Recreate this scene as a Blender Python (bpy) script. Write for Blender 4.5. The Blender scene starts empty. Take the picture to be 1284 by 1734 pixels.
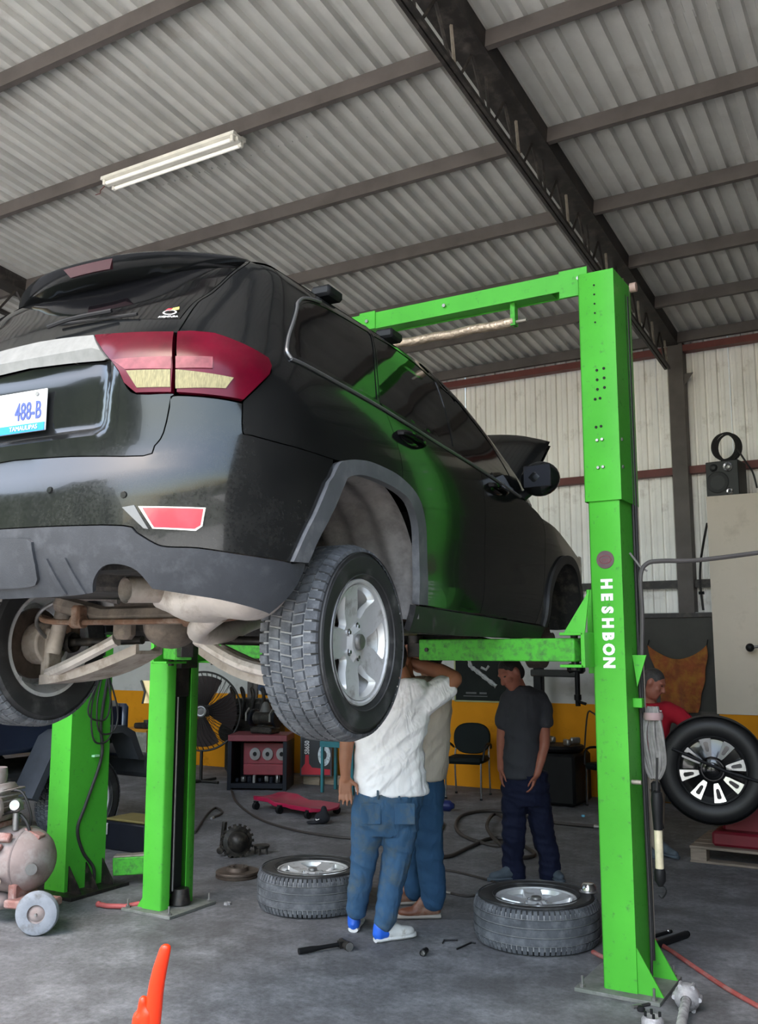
import bpy, bmesh, math, random
from mathutils import Vector, Matrix, Euler
from mathutils.geometry import delaunay_2d_cdt
random.seed(7)
S = bpy.context.scene
COL = S.collection
PI = math.pi

# ---------------------------------------------------------------- camera
cam_data = bpy.data.cameras.new('camera')
cam_data.sensor_fit = 'HORIZONTAL'; cam_data.sensor_width = 36.0
cam_data.lens = 36.0 * 1600.0 / 1284.0
cam_data.clip_start = 0.05; cam_data.clip_end = 300
cam = bpy.data.objects.new('camera', cam_data); COL.objects.link(cam)
cam.location = (0, 0, 1.75)
cam.rotation_euler = (math.radians(90 + 8.28), 0, math.radians(30.5))
S.camera = cam

# ---------------------------------------------------------------- world, sun, exposure
S.view_settings.view_transform = 'Standard'
S.view_settings.look = 'None'
S.view_settings.gamma = 1.0
S.view_settings.use_curve_mapping = False
S.view_settings.exposure = 1.06
W = bpy.data.worlds.new('sky'); S.world = W; W.use_nodes = True
wn = W.node_tree.nodes; wl = W.node_tree.links
sky = wn.new('ShaderNodeTexSky'); sky.sky_type = 'NISHITA'
sky.sun_elevation = math.radians(62); sky.sun_rotation = math.radians(200); sky.sun_disc = False
sky.air_density = 1.6; sky.dust_density = 3.0; sky.ozone_density = 1.0
wn['Background'].inputs['Strength'].default_value = 0.55
wl.new(sky.outputs['Color'], wn['Background'].inputs['Color'])
sun_d = bpy.data.lights.new('sun', 'SUN'); sun_d.energy = 7.0; sun_d.angle = math.radians(0.6); sun_d.color = (1.0, 0.95, 0.87)
sun = bpy.data.objects.new('sun', sun_d); COL.objects.link(sun)
sun.rotation_euler = Euler((math.radians(-14), math.radians(24), 0))

# ---------------------------------------------------------------- helpers
MATS = {}
def mat(name, col, rough=0.5, metal=0.0, var=0.12, vs=6.0, dirt=None, bump=0.0, bs=60.0, coat=0.0, spec=0.5, emit=None, trans=0.0, alpha=1.0, sheen=0.0, stretch=None):
    """procedural material: base colour with broad tone noise, optional dirt (colour, amount, scale) and fine relief"""
    if name in MATS: return MATS[name]
    m = bpy.data.materials.new(name); m.use_nodes = True
    nt = m.node_tree; N = nt.nodes; L = nt.links; b = N['Principled BSDF']
    tc = N.new('ShaderNodeTexCoord'); co = tc.outputs['Object']
    if stretch:
        mp = N.new('ShaderNodeMapping'); mp.inputs['Scale'].default_value = stretch; L.new(co, mp.inputs['Vector']); co = mp.outputs['Vector']
    c4 = (col[0], col[1], col[2], 1)
    src = None
    if var > 0:
        n = N.new('ShaderNodeTexNoise'); n.inputs['Scale'].default_value = vs; n.inputs['Detail'].default_value = 5; n.inputs['Roughness'].default_value = 0.6
        L.new(co, n.inputs['Vector'])
        r = N.new('ShaderNodeMapRange'); r.inputs['From Min'].default_value = 0.3; r.inputs['From Max'].default_value = 0.7
        r.inputs['To Min'].default_value = 1 - var; r.inputs['To Max'].default_value = 1 + var
        L.new(n.outputs['Fac'], r.inputs['Value'])
        mx = N.new('ShaderNodeVectorMath'); mx.operation = 'SCALE'; mx.inputs[0].default_value = col
        L.new(r.outputs['Result'], mx.inputs['Scale']); src = mx.outputs['Vector']
    b.inputs['Roughness'].default_value = rough
    if dirt:
        dcol, amt, ds = dirt
        n2 = N.new('ShaderNodeTexNoise'); n2.inputs['Scale'].default_value = ds; n2.inputs['Detail'].default_value = 8; n2.inputs['Roughness'].default_value = 0.68
        L.new(co, n2.inputs['Vector'])
        r2 = N.new('ShaderNodeMapRange'); r2.inputs['From Min'].default_value = 0.62 - amt * 0.4; r2.inputs['From Max'].default_value = 0.8 - amt * 0.25
        L.new(n2.outputs['Fac'], r2.inputs['Value'])
        mc = N.new('ShaderNodeMix'); mc.data_type = 'RGBA'; mc.inputs['B'].default_value = (*dcol, 1)
        if src: L.new(src, mc.inputs['A'])
        else: mc.inputs['A'].default_value = c4
        L.new(r2.outputs['Result'], mc.inputs['Factor']); src = mc.outputs['Result']
        rr = N.new('ShaderNodeMapRange'); rr.inputs['To Min'].default_value = rough; rr.inputs['To Max'].default_value = max(rough, 0.8)
        L.new(r2.outputs['Result'], rr.inputs['Value']); L.new(rr.outputs['Result'], b.inputs['Roughness'])
    if src: L.new(src, b.inputs['Base Color'])
    else: b.inputs['Base Color'].default_value = c4
    b.inputs['Metallic'].default_value = metal
    b.inputs['Specular IOR Level'].default_value = spec
    b.inputs['Coat Weight'].default_value = coat; b.inputs['Coat Roughness'].default_value = 0.04
    b.inputs['Transmission Weight'].default_value = trans
    b.inputs['Alpha'].default_value = alpha
    b.inputs['Sheen Weight'].default_value = sheen
    if emit:
        b.inputs['Emission Color'].default_value = (*emit[0], 1); b.inputs['Emission Strength'].default_value = emit[1]
    if bump > 0:
        n3 = N.new('ShaderNodeTexNoise'); n3.inputs['Scale'].default_value = bs; n3.inputs['Detail'].default_value = 4
        L.new(co, n3.inputs['Vector'])
        bp = N.new('ShaderNodeBump'); bp.inputs['Strength'].default_value = bump; bp.inputs['Distance'].default_value = 0.01
        L.new(n3.outputs['Fac'], bp.inputs['Height']); L.new(bp.outputs['Normal'], b.inputs['Normal'])
    MATS[name] = m
    return m

def link(o, parent=None):
    COL.objects.link(o)
    if parent is not None: o.parent = parent
    return o
def tag(o, label, cat=None, group=None, kind=None):
    if label: o['label'] = label
    if cat: o['category'] = cat
    if group: o['group'] = group
    if kind: o['kind'] = kind
    return o
def empty(name, loc=(0, 0, 0), rz=0.0, parent=None):
    o = bpy.data.objects.new(name, None); link(o, parent); o.location = loc; o.rotation_euler = (0, 0, rz); o.empty_display_size = 0.1
    return o
def frame_z(d):
    """rotation whose local z points along d"""
    return Vector(d).normalized().to_track_quat('Z', 'Y').to_matrix()
def V(*a): return Vector(a)
def lerp(a, b, t): return a + (b - a) * t
def smooth_path(pts, n=6, closed=False):
    P = [Vector(p) for p in pts]; out = []
    m = len(P)
    rng = range(m) if closed else range(m - 1)
    for i in rng:
        if closed: p0, p1, p2, p3 = P[(i - 1) % m], P[i], P[(i + 1) % m], P[(i + 2) % m]
        else: p0, p1, p2, p3 = P[max(i - 1, 0)], P[i], P[i + 1], P[min(i + 2, m - 1)]
        for k in range(n):
            t = k / n
            out.append(0.5 * ((2 * p1) + (-p0 + p2) * t + (2 * p0 - 5 * p1 + 4 * p2 - p3) * t * t + (-p0 + 3 * p1 - 3 * p2 + p3) * t ** 3))
    if not closed: out.append(P[-1].copy())
    return out

class MB:
    """collects shapes; build() links them as one mesh object"""
    def __init__(s): s.v = []; s.f = []
    def add(s, vs, fs):
        o = len(s.v); s.v += [tuple(v) for v in vs]; s.f += [tuple(i + o for i in f) for f in fs]; return s
    def box(s, c, size, R=None):
        R = R or Matrix.Identity(3); c = Vector(c)
        x, y, z = (q / 2 for q in size)
        vs = [c + R @ Vector((a * x, b * y, d * z)) for a in (-1, 1) for b in (-1, 1) for d in (-1, 1)]
        return s.add(vs, [(0, 1, 3, 2), (4, 6, 7, 5), (0, 4, 5, 1), (2, 3, 7, 6), (0, 2, 6, 4), (1, 5, 7, 3)])
    def box2(s, a, b): # by corners
        return s.box([(p + q) / 2 for p, q in zip(a, b)], [abs(q - p) for p, q in zip(a, b)])
    def bevbox(s, c, size, r=0.01, R=None):
        """box with chamfered vertical and horizontal edges"""
        R = R or Matrix.Identity(3); c = Vector(c); hx, hy, hz = (q / 2 for q in size); r = min(r, hx * .9, hy * .9, hz * .9)
        rings = []
        for z, i in ((-hz, r), (-hz + r, 0), (hz - r, 0), (hz, r)):
            ring = []
            for sx, sy in ((1, 1), (-1, 1), (-1, -1), (1, -1)):
                a = (sx * (hx - r - i * .0), sy * (hy - i)); b = (sx * (hx - i), sy * (hy - r))
                pair = [(sx * (hx - max(r, i)), sy * (hy - i)), (sx * (hx - i), sy * (hy - max(r, i)))]
                if sx * sy > 0: pair = pair[::-1]
                ring += pair
            rings.append([c + R @ Vector((x, y, z)) for x, y in ring])
        return s.loft(rings, True, True)
    def loft(s, rings, cap0=False, cap1=False, closed=True):
        n = len(rings[0]); vs = [p for r in rings for p in r]; fs = []
        for i in range(len(rings) - 1):
            for j in range(n if closed else n - 1):
                k = (j + 1) % n
                fs.append((i * n + j, i * n + k, (i + 1) * n + k, (i + 1) * n + j))
        if cap0: fs.append(tuple(reversed(range(n))))
        if cap1: fs.append(tuple(range((len(rings) - 1) * n, len(rings) * n)))
        return s.add(vs, fs)
    def cyl(s, p0, p1, r0, r1=None, n=16, caps=True):
        r1 = r0 if r1 is None else r1; p0 = Vector(p0); p1 = Vector(p1); R = frame_z(p1 - p0)
        rings = [[p + R @ Vector((math.cos(2 * PI * k / n) * r, math.sin(2 * PI * k / n) * r, 0)) for k in range(n)] for p, r in ((p0, r0), (p1, r1))]
        return s.loft(rings, caps, caps)
    def tube(s, pts, r, n=8, caps=True, closed=False):
        P = [Vector(p) for p in pts]; m = len(P)
        rr = r if isinstance(r, (list, tuple)) else [r] * m
        rings = []; up = None
        for i, p in enumerate(P):
            if closed: t = P[(i + 1) % m] - P[i - 1]
            else: t = P[min(i + 1, m - 1)] - P[max(i - 1, 0)]
            if t.length < 1e-9: t = Vector((0, 0, 1))
            t.normalize()
            if up is None: up = Vector((0, 0, 1)) if abs(t.z) < .9 else Vector((1, 0, 0))
            a = t.cross(up)
            if a.length < 1e-6: a = t.orthogonal()
            a.normalize(); b = a.cross(t).normalized(); up = b
            rings.append([p + (a * math.cos(2 * PI * k / n) + b * math.sin(2 * PI * k / n)) * rr[i] for k in range(n)])
        if closed: rings.append(rings[0]); return s.loft(rings)
        return s.loft(rings, caps, caps)
    def lathe(s, prof, c=(0, 0, 0), axis=(0, 0, 1), n=32, cap0=False, cap1=False, R=None):
        """prof: (radius, height) pairs turned about axis"""
        R = R or frame_z(axis); c = Vector(c)
        rings = [[c + R @ Vector((math.cos(2 * PI * k / n) * r, math.sin(2 * PI * k / n) * r, h)) for k in range(n)] for r, h in prof]
        return s.loft(rings, cap0, cap1)
    def prism(s, poly, h0, h1, R=None, c=(0, 0, 0)):
        R = R or Matrix.Identity(3); c = Vector(c)
        rings = [[c + R @ Vector((x, y, h)) for x, y in poly] for h in (h0, h1)]
        return s.loft(rings, True, True)
    def sphere(s, c, r, n=16, m=10, R=None):
        R = R or Matrix.Identity(3); c = Vector(c); r = r if isinstance(r, (tuple, list)) else (r, r, r)
        rings = []
        for i in range(m + 1):
            a = -PI / 2 + PI * i / m; a = max(-PI / 2 + .02, min(PI / 2 - .02, a))
            rings.append([c + R @ Vector((math.cos(a) * math.cos(2 * PI * k / n) * r[0], math.cos(a) * math.sin(2 * PI * k / n) * r[1], math.sin(a) * r[2])) for k in range(n)])
        return s.loft(rings, True, True)
    def grid(s, fn, nu, nv):
        vs = [fn(i / nu, j / nv) for i in range(nu + 1) for j in range(nv + 1)]
        fs = [(i * (nv + 1) + j, (i + 1) * (nv + 1) + j, (i + 1) * (nv + 1) + j + 1, i * (nv + 1) + j + 1) for i in range(nu) for j in range(nv)]
        return s.add(vs, fs)
    def xform(s, M):
        s.v = [tuple(M @ Vector(v)) for v in s.v]; return s
    def mesh(s, name, smooth=40.0, fix=True):
        me = bpy.data.meshes.new(name); me.from_pydata(s.v, [], s.f)
        if fix:
            bm = bmesh.new(); bm.from_mesh(me); bmesh.ops.recalc_face_normals(bm, faces=bm.faces); bm.to_mesh(me); bm.free()
        if smooth:
            me.shade_smooth(); me.set_sharp_from_angle(angle=math.radians(smooth))
        me.update(); return me
    def build(s, name, material, parent=None, loc=None, smooth=40.0, bevel=0.0, seg=2, fix=True, label=None, kind=None):
        me = s.mesh(name, smooth, fix)
        if material: me.materials.append(material)
        o = bpy.data.objects.new(name, me); link(o, parent)
        if loc: o.location = loc
        if bevel:
            md = o.modifiers.new('bevel', 'BEVEL'); md.width = bevel; md.segments = seg; md.limit_method = 'ANGLE'; md.angle_limit = math.radians(40)
        if label: o['label'] = label
        if kind: o['kind'] = kind
        return o
def copy_tree(o, parent=None):
    c = o.copy(); link(c); c.parent = parent
    for ch in list(o.children): copy_tree(ch, c)
    return c
def circ(r, n=24, c=(0, 0), a0=0): return [(c[0] + r * math.cos(a0 + 2 * PI * k / n), c[1] + r * math.sin(a0 + 2 * PI * k / n)) for k in range(n)]
def text(name, body, size, M, material, parent=None, extrude=0.0008, bold=0.0, sx=1.0):
    cu = bpy.data.curves.new(name, 'FONT'); cu.body = body; cu.size = size; cu.extrude = extrude; cu.align_x = 'CENTER'; cu.align_y = 'CENTER'; cu.offset = bold; cu.resolution_u = 3
    t = bpy.data.objects.new(name, cu); COL.objects.link(t)
    me = bpy.data.meshes.new_from_object(t.evaluated_get(bpy.context.evaluated_depsgraph_get()))
    bpy.data.objects.remove(t); bpy.data.curves.remove(cu)
    o = bpy.data.objects.new(name, me); link(o, parent); o.matrix_local = M @ Matrix.Diagonal((sx, 1, 1, 1))
    me.materials.clear(); me.materials.append(material)
    return o
def RM(x, y, z):
    """3x3 matrix from column axes"""
    return Matrix((x, y, z)).transposed()
XZ = RM((1, 0, 0), (0, 0, 1), (0, -1, 0))      # poly plane = world XZ, extruded toward -Y
YZ = RM((0, 1, 0), (0, 0, 1), (1, 0, 0))       # poly plane = world YZ, extruded toward +X

# ---------------------------------------------------------------- shared materials
m_steel_dark = mat('dark painted steel', (0.030, 0.026, 0.025), 0.55, 0.2, 0.25, 4, dirt=((0.10, 0.085, 0.075), 0.35, 9))
m_black = mat('black plastic', (0.009, 0.009, 0.010), 0.5, 0, 0.2, 8, spec=.25)
m_rubber = mat('black rubber', (0.012, 0.012, 0.013), 0.75, 0, 0.2, 12, bump=.1, spec=.2)
m_chrome = mat('bright metal', (0.62, 0.62, 0.63), 0.22, 1.0, 0.06)
m_grey_metal = mat('worn grey metal', (0.32, 0.31, 0.30), 0.42, 0.85, 0.2, 14)
m_white = mat('white paint', (0.72, 0.71, 0.69), 0.5, 0, 0.08)
# ================================================================ the building
YW = 11.42                      # back wall plane
def roof_z(y): return 5.55 + 0.1 * (YW - y)
XL, XR, YF = -15.0, 1.2, 0.6   # left wall, right wall, open front

m_floor = mat('worn concrete floor', (0.112, 0.112, 0.117), 0.78, 0, 0.28, 0.9, dirt=((0.22, 0.225, 0.235), 0.42, 3.2), bump=0.35, bs=28)
nt = m_floor.node_tree
def floor_detail():
    N, L = nt.nodes, nt.links; b = N['Principled BSDF']
    base = b.inputs['Base Color'].links[0].from_socket
    tc = [n for n in N if n.type == 'TEX_COORD'][0].outputs['Object']
    n = N.new('ShaderNodeTexNoise'); n.inputs['Scale'].default_value = 26; n.inputs['Detail'].default_value = 6; n.inputs['Roughness'].default_value = .75; L.new(tc, n.inputs['Vector'])
    r = N.new('ShaderNodeMapRange'); r.inputs['From Min'].default_value = .35; r.inputs['From Max'].default_value = .68; r.inputs['To Min'].default_value = .72; r.inputs['To Max'].default_value = 1.3; L.new(n.outputs['Fac'], r.inputs['Value'])
    sc = N.new('ShaderNodeVectorMath'); sc.operation = 'SCALE'; L.new(base, sc.inputs[0]); L.new(r.outputs['Result'], sc.inputs['Scale'])
    # oil stains
    n2 = N.new('ShaderNodeTexNoise'); n2.inputs['Scale'].default_value = 1.3; n2.inputs['Detail'].default_value = 5; n2.inputs['Distortion'].default_value = .4; L.new(tc, n2.inputs['Vector'])
    r2 = N.new('ShaderNodeMapRange'); r2.inputs['From Min'].default_value = .55; r2.inputs['From Max'].default_value = .7; L.new(n2.outputs['Fac'], r2.inputs['Value'])
    mx = N.new('ShaderNodeMix'); mx.data_type = 'RGBA'; mx.inputs['B'].default_value = (.07, .068, .068, 1); L.new(sc.outputs['Vector'], mx.inputs['A'])
    ml = N.new('ShaderNodeMath'); ml.operation = 'MULTIPLY'; ml.inputs[1].default_value = .65; L.new(r2.outputs['Result'], ml.inputs[0]); L.new(ml.outputs[0], mx.inputs['Factor'])
    L.new(mx.outputs['Result'], b.inputs['Base Color'])
floor_detail()
o = MB().box2((XL, YF - 3.0, -0.12), (XR, YW + 0.2, 0)).build('floor', m_floor); o['kind'] = 'structure'; o['label'] = 'stained grey concrete workshop floor'
m_yard = mat('pale yard concrete', (0.58, 0.56, 0.52), 0.85, 0, 0.15, 0.8)
o = MB().box2((-45, -45, -0.14), (45, YF - 3.0, -0.02)).build('floor', m_yard); o['kind'] = 'structure'; o['label'] = 'sunlit concrete yard outside the open front'

# --- roof of ribbed metal sheets
m_sheet = mat('galvanised roof sheet', (0.56, 0.55, 0.52), 0.5, 0.15, 0.14, 1.5, dirt=((0.44, 0.41, 0.37), 0.18, 1.6))
def ribbed(width, pitch, flat, slope, h, y0, y1, zf, nseg=6):
    """profile across x from 0..width, swept along y"""
    xs = []; n = int(round(width / pitch))
    for k in range(n):
        a = k * pitch
        xs += [(a, 0), (a + flat, 0), (a + flat + slope, h), (a + pitch - slope, h)]
    xs.append((width, 0))
    xs[0] = (-0.012, 0); xs[-1] = (width + 0.008, 0)
    mb = MB(); rings = []
    for i in range(nseg + 1):
        y = lerp(y0, y1, i / nseg)
        rings.append([Vector((x, y, zf(y) + z)) for x, z in xs])
    mb.loft(rings, closed=False); return mb
ceil_root = empty('ceiling'); ceil_root['kind'] = 'structure'; ceil_root['label'] = 'sloping ceiling of ribbed galvanised metal sheets'
for y0, y1, dz in ((YF - .1, 6.25, 0.006), (6.17, YW + 0.25, 0.0)):
    me = ribbed(0.9, 0.15, 0.062, 0.013, 0.045, y0, y1, lambda y: roof_z(y) + dz).mesh('roof_sheet', 25, fix=False); me.materials.append(m_sheet)
    for k in range(int((XR - XL) / 0.9)):
        o = bpy.data.objects.new('roof_sheet', me); link(o, ceil_root); o.location = (XL + 0.9 * k, 0, random.uniform(-.002, .003)); o.rotation_euler.z = random.uniform(-.0015, .0015)

# --- purlins: dark C channels, each its own structure piece
def purlin(y, x0=XL, x1=XR):
    z = roof_z(y) - 0.004; h = 0.125; t = 0.006; fl = 0.055
    sec = [(0, 0), (fl, 0), (fl, -t), (t, -t), (t, -h + t), (fl - .006, -h + t), (fl - .006, -h + .02), (fl, -h + .02), (fl, -h), (0, -h)]
    mb = MB(); mb.loft([[Vector((x, y + a, z + b)) for a, b in sec] for x in (x0, x1)], True, True)
    return mb
m_purlin = mat('brown-black primer steel', (0.105, 0.090, 0.084), 0.6, 0.05, 0.2, 3, spec=.3)
for i, y in enumerate((0.7, 1.75, 3.05, 4.40, 5.70, 6.93, 8.13, 9.27, 10.29, 11.33)):
    o = purlin(y).build('trim_%d' % (i + 1), m_purlin, smooth=0); o['kind'] = 'structure'; o['label'] = 'dark steel roof purlin'

# --- open-web truss running to the back wall
m_pale = mat('bare pale steel bar', (0.30, 0.26, 0.22), 0.5, 0.4, 0.25, 20)
for ti, (XT, lab_t) in enumerate(((-2.60, 'dark steel roof truss with open web above the right lift column'), (-8.95, 'dark steel roof truss at the left edge behind the black car'))):
    tr = empty('trim_%d' % (18 + ti)); tr['kind'] = 'structure'; tr['label'] = lab_t
    y0, y1 = YF, YW - 0.05
    mb = MB()
    for sx in (-.095, .095):
        sec = [(sx - .02, -.135), (sx + .02, -.135), (sx + .03, -.0), (sx - .03, -.0)]
        mb.loft([[Vector((XT + a, y, roof_z(y) + b)) for a, b in sec] for y in (y0, y1)], True, True)
    sec = [(-.115, -.142), (.115, -.142), (.115, -.128), (-.115, -.128)]
    mb.loft([[Vector((XT + a, y, roof_z(y) + b)) for a, b in sec] for y in (y0, y1)], True, True)
    mb.build('top_chord', m_steel_dark, tr, smooth=0)
    mb = MB()
    for sx in (-.02, .02):
        sec = [(sx - .014, -.475), (sx + .014, -.475), (sx + .014, -.44), (sx - .014, -.44)]
        mb.loft([[Vector((XT + a, y, roof_z(y) + b)) for a, b in sec] for y in (y0, y1 - .1)], True, True)
    mb.build('bottom_chord', m_steel_dark, tr, smooth=0)
    y = y1 - 0.12; k = 0
    while y > y0 + .6:
        for (ya, yb, mt, r) in ((y, y - .06, m_pale, .013), (y - .06, y - .30, m_steel_dark, .014), (y - .30, y - .52, m_steel_dark, .014)):  # pale verticals have their lit look put into the colour
            if mt is m_pale and k % 2 == 1 and y < 9.5: mt = m_steel_dark
            za = roof_z(ya) - .458; zb = roof_z(yb) - .13
            if yb == y - .52: za, zb = roof_z(ya) - .13, roof_z(yb) - .458; 
            MB().tube([(XT, ya, za), (XT, yb, zb)], r, 4).build('web_bar', mt, tr, smooth=0)
        y -= .58; k += 1

# --- back wall: painted masonry below, ribbed sheets above
m_plaster = mat('grey-white plaster', (0.47, 0.455, 0.43), 0.85, 0, 0.1, 1.2, dirt=((0.28, 0.25, 0.22), 0.22, 3), bump=.12, bs=40)
m_orange = mat('orange wall paint', (0.62, 0.245, 0.012), 0.7, 0, 0.08, 2, dirt=((0.32, 0.12, 0.01), 0.08, 3), spec=.08)
wb = empty('wall_back'); wb['kind'] = 'structure'; wb['label'] = 'back wall with white plaster, orange dado and ribbed metal cladding'
MB().box2((XL, YW, 1.09), (XR, YW + .18, 2.18)).build('plaster_band', m_plaster, wb, smooth=0)
MB().box2((XL, YW - .012, 0), (XR, YW + .18, 1.09)).build('painted_dado', m_orange, wb, smooth=0)
m_clad = mat('off-white wall sheet', (0.93, 0.90, 0.86), 0.5, 0.0, 0.1, 1.0, dirt=((0.55, 0.50, 0.45), 0.12, 3), spec=.3)
xs = []; n = 6; pitch = .145
for k in range(n):
    a = k * pitch
    xs += [(a, 0), (a + .010, .030), (a + .032, .030), (a + .042, 0), (a + .078, 0), (a + .083, .005), (a + .093, .005), (a + .098, 0)]
xs.append((n * pitch, 0))
mb = MB(); mb.loft([[Vector((x, YW + .16 + y, z)) for x, y in xs] for z in (2.16, 3.9, 5.62)], closed=False)
me = mb.mesh('wall_sheet', 25, fix=False); me.materials.append(m_clad)
for k in range(int((XR - XL) / (n * pitch)) + 1):
    o = bpy.data.objects.new('wall_sheet', me); link(o, wb); o.location = (XL + n * pitch * k, random.uniform(-.003, .003), 0)
m_redox = mat('red oxide primer', (0.13, 0.028, 0.024), 0.55, 0.1, 0.2, 5)
o = MB().box2((XL, YW - .02, 5.33), (XR, YW + .1, 5.41)).build('trim_21', m_redox, smooth=0); o['kind'] = 'structure'; o['label'] = 'red primed eave beam along the top of the back wall'
for i, z in enumerate((3.88, 2.52)):
    o = MB().box2((XL, YW + .05, z - .045), (XR, YW + .155, z + .045)).build('trim_%d' % (22 + i), m_redox if i == 0 else m_steel_dark, smooth=0); o['kind'] = 'structure'; o['label'] = 'dark horizontal wall girt on the back wall'
for i, x in enumerate((-2.53, -8.9, -14.3)):
    mb = MB().box2((x - .09, YW - .04, 0 if i else 2.1), (x + .09, YW + .15, 5.45))
    mb.prism([(.09, 5.05), (.2, 5.05), (.09, 4.9)], 0, -.01, XZ, (x, YW - .02, 0))
    o = mb.build('trim_%d' % (25 + i), m_purlin, smooth=0); o['kind'] = 'structure'; o['label'] = 'brown steel wall column against the back wall'
# side walls, out of view, coloured dark to cut bounce and reflections
for nm, x, lab in (('wall_left', XL - .15, 'plain left side wall of the workshop'), ('wall_right', XR, 'plain right side wall of the workshop')):
    o = MB().box2((x, YF, 0), (x + .15, YW + .2, 7.3)).build(nm, mat('dark side wall', (.12, .11, .10), .9, 0, .15, 1), smooth=0); o['kind'] = 'structure'; o['label'] = lab
# partition with orange dado at the right end
pw = empty('wall_partition'); pw['kind'] = 'structure'; pw['label'] = 'cream plastered partition box with orange dado'
YP = 10.84
m_cream = mat('cream partition plaster', (0.62, 0.54, 0.45), 0.75, 0, 0.06, 1.5, dirt=((0.50, 0.43, 0.35), 0.12, 3))
MB().box2((-2.14, YP, 1.06), (-1.40, YP + .46, 3.44)).build('plaster_band', m_cream, pw, smooth=0)
MB().box2((-2.12, YP + .015, 0), (-1.40, YP + .46, 1.06)).build('painted_dado', m_orange, pw, smooth=0)
rd = empty('added_door'); rd['kind'] = 'structure'; rd['label'] = 'added dark brown roller door right of the partition, out of view, to darken reflections'  # unseen door added to darken what the car side reflects
m_roll = mat('dark brown roller slat', (.11, .10, .09), .7, 0, .15, 4, spec=.2)
for k in range(30): MB().bevbox((-.1, YP + .2, .075 + .15 * k), (2.56, .03, .148), .01).build('slat', m_roll, rd)
MB().box2((-1.39, YP + .1, 4.5), (1.2, YP + .45, 4.8)).build('roller_box', m_roll, rd, smooth=0)
# dark steel door leaf in the recess beside the partition
m_door = mat('dark olive steel door', (0.035, 0.032, 0.026), 0.6, 0.1, 0.2, 3)
dr = empty('door_1'); dr['kind'] = 'structure'; dr['label'] = 'dark steel door panel beside the cream partition'
MB().box2((-3.05, YW - .09, 0.02), (-2.2, YW - .05, 2.12)).build('door_leaf', m_door, dr, smooth=0)
mb = MB()
for x in (-3.05, -2.2): mb.box2((x - .02, YW - .12, 0), (x + .02, YW - .04, 2.17))
mb.box2((-3.07, YW - .12, 2.12), (-2.18, YW - .04, 2.17)); mb.box2((-3.05, YW - .11, 1.0), (-2.2, YW - .05, 1.05))
mb.build('door_frame', m_steel_dark, dr, smooth=0)

# greenery and a facade across the yard, seen only as reflections in the car and glass
m_leaf = mat('dense hedge leaves', (.045, .075, .028), .9, 0, .6, 2.5, dirt=((.14, .17, .07), .4, 5), bump=1.0, bs=6)
def hedge(u, v):
    x = lerp(-44, 44, u); h = (18.0 if x < -15 else max(2.0, 18.0 - (x + 15) * 2.0)) + 1.3 * math.sin(x * .55) + .8 * math.sin(x * 1.7 + 1)  # height shaped: tall left darkens rear reflections, low right lets sky in
    return Vector((x, -17 + .8 * math.sin(x * 1.1 + 6 * v) - 2.4 * math.sin(v * PI * .5) * .4, -.05 + h * v))
mb = MB(); mb.grid(hedge, 120, 10); mb.grid(lambda u, v: hedge(u, v) + Vector((0, -3 + 2.2 * v, 0)), 60, 6)
o = tag(mb.build('hedge', m_leaf), 'uneven green hedge across the yard, out of view, height shaped for the car reflections', 'hedge', kind='stuff')
o = MB().box2((-44, -26, 0), (44, -22, 3.4)).build('wall_street', mat('pale street facade', (.50, .46, .40), .9, 0, .2, .3), smooth=0); o['kind'] = 'structure'; o['label'] = 'pale street facade across the yard outside'
# ================================================================ two-post lift
def green_mat(name, dark):
    return mat(name, (0.072, 0.41, 0.038), 0.42, 0, 0.10, 3, dirt=((0.06, 0.16, 0.05), dark, 26), spec=.22)
m_green = green_mat('green gloss enamel', .08)
m_green_worn = green_mat('green worn enamel', .42)
def column(parent, x0, x1, yc, z0, z1, open_sign, m, w=.32, name='column', t=.006):
    """C-section: flanges face +-y, web on the outer side, lips at the open side. open_sign = direction of opening in x"""
    xi, xo = (x1, x0) if open_sign > 0 else (x0, x1)   # inner (open) and outer x
    d = 1 if open_sign > 0 else -1
    h = w / 2; lip = .085
    sec = [(xo, yc - h), (xi - d * .012, yc - h), (xi, yc - h + .012), (xi, yc - h + lip), (xi - d * t, yc - h + lip), (xi - d * t, yc - h + .014), (xi - d * .015, yc - h + t), (xo + d * t, yc - h + t),
           (xo + d * t, yc + h - t), (xi - d * .015, yc + h - t), (xi - d * t, yc + h - .014), (xi - d * t, yc + h - lip), (xi, yc + h - lip), (xi, yc + h - .012), (xi - d * .012, yc + h), (xo, yc + h)]
    mb = MB(); mb.loft([[Vector((x, y, z)) for x, y in sec] for z in (z0, z1)])
    return mb.build(name, m, parent, smooth=50)
def plate_tri(mb, p, q, r, n, t=.01):
    p, q, r, n = map(Vector, (p, q, r, n)); n = n.normalized() * t
    mb.add([p, q, r, p + n, q + n, r + n], [(0, 1, 2), (5, 4, 3), (0, 3, 4, 1), (1, 4, 5, 2), (2, 5, 3, 0)])
lift = empty('vehicle_lift', (-3.1, 5.2, 0)); tag(lift, 'bright green two-post vehicle lift holding up the black car', 'vehicle lift')
LO = Vector((3.1, -5.2, 0))     # children are given in world coordinates minus lift origin
def lb(mb, name, m, parent=None, **k):
    p = parent or lift
    if p is lift: mb.xform(Matrix.Translation(LO))
    return mb.build(name, m, p, **k)
RX0, RX1, RYC = -1.632, -1.455, 5.215
LX0, LX1 = -4.785, -4.62
LYC = 5.13
rc = column(lift, RX0, RX1, RYC, .02, 2.60, -1, m_green); rc.location = LO
ru = column(lift, RX0 - .016, RX1 + .016, RYC, 2.56, 3.88, -1, m_green, w=.345, name='upper_column'); ru.location = LO
lc = column(lift, LX0, LX1, LYC, .02, 3.88, 1, m_green, w=.33); lc.location = LO
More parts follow.
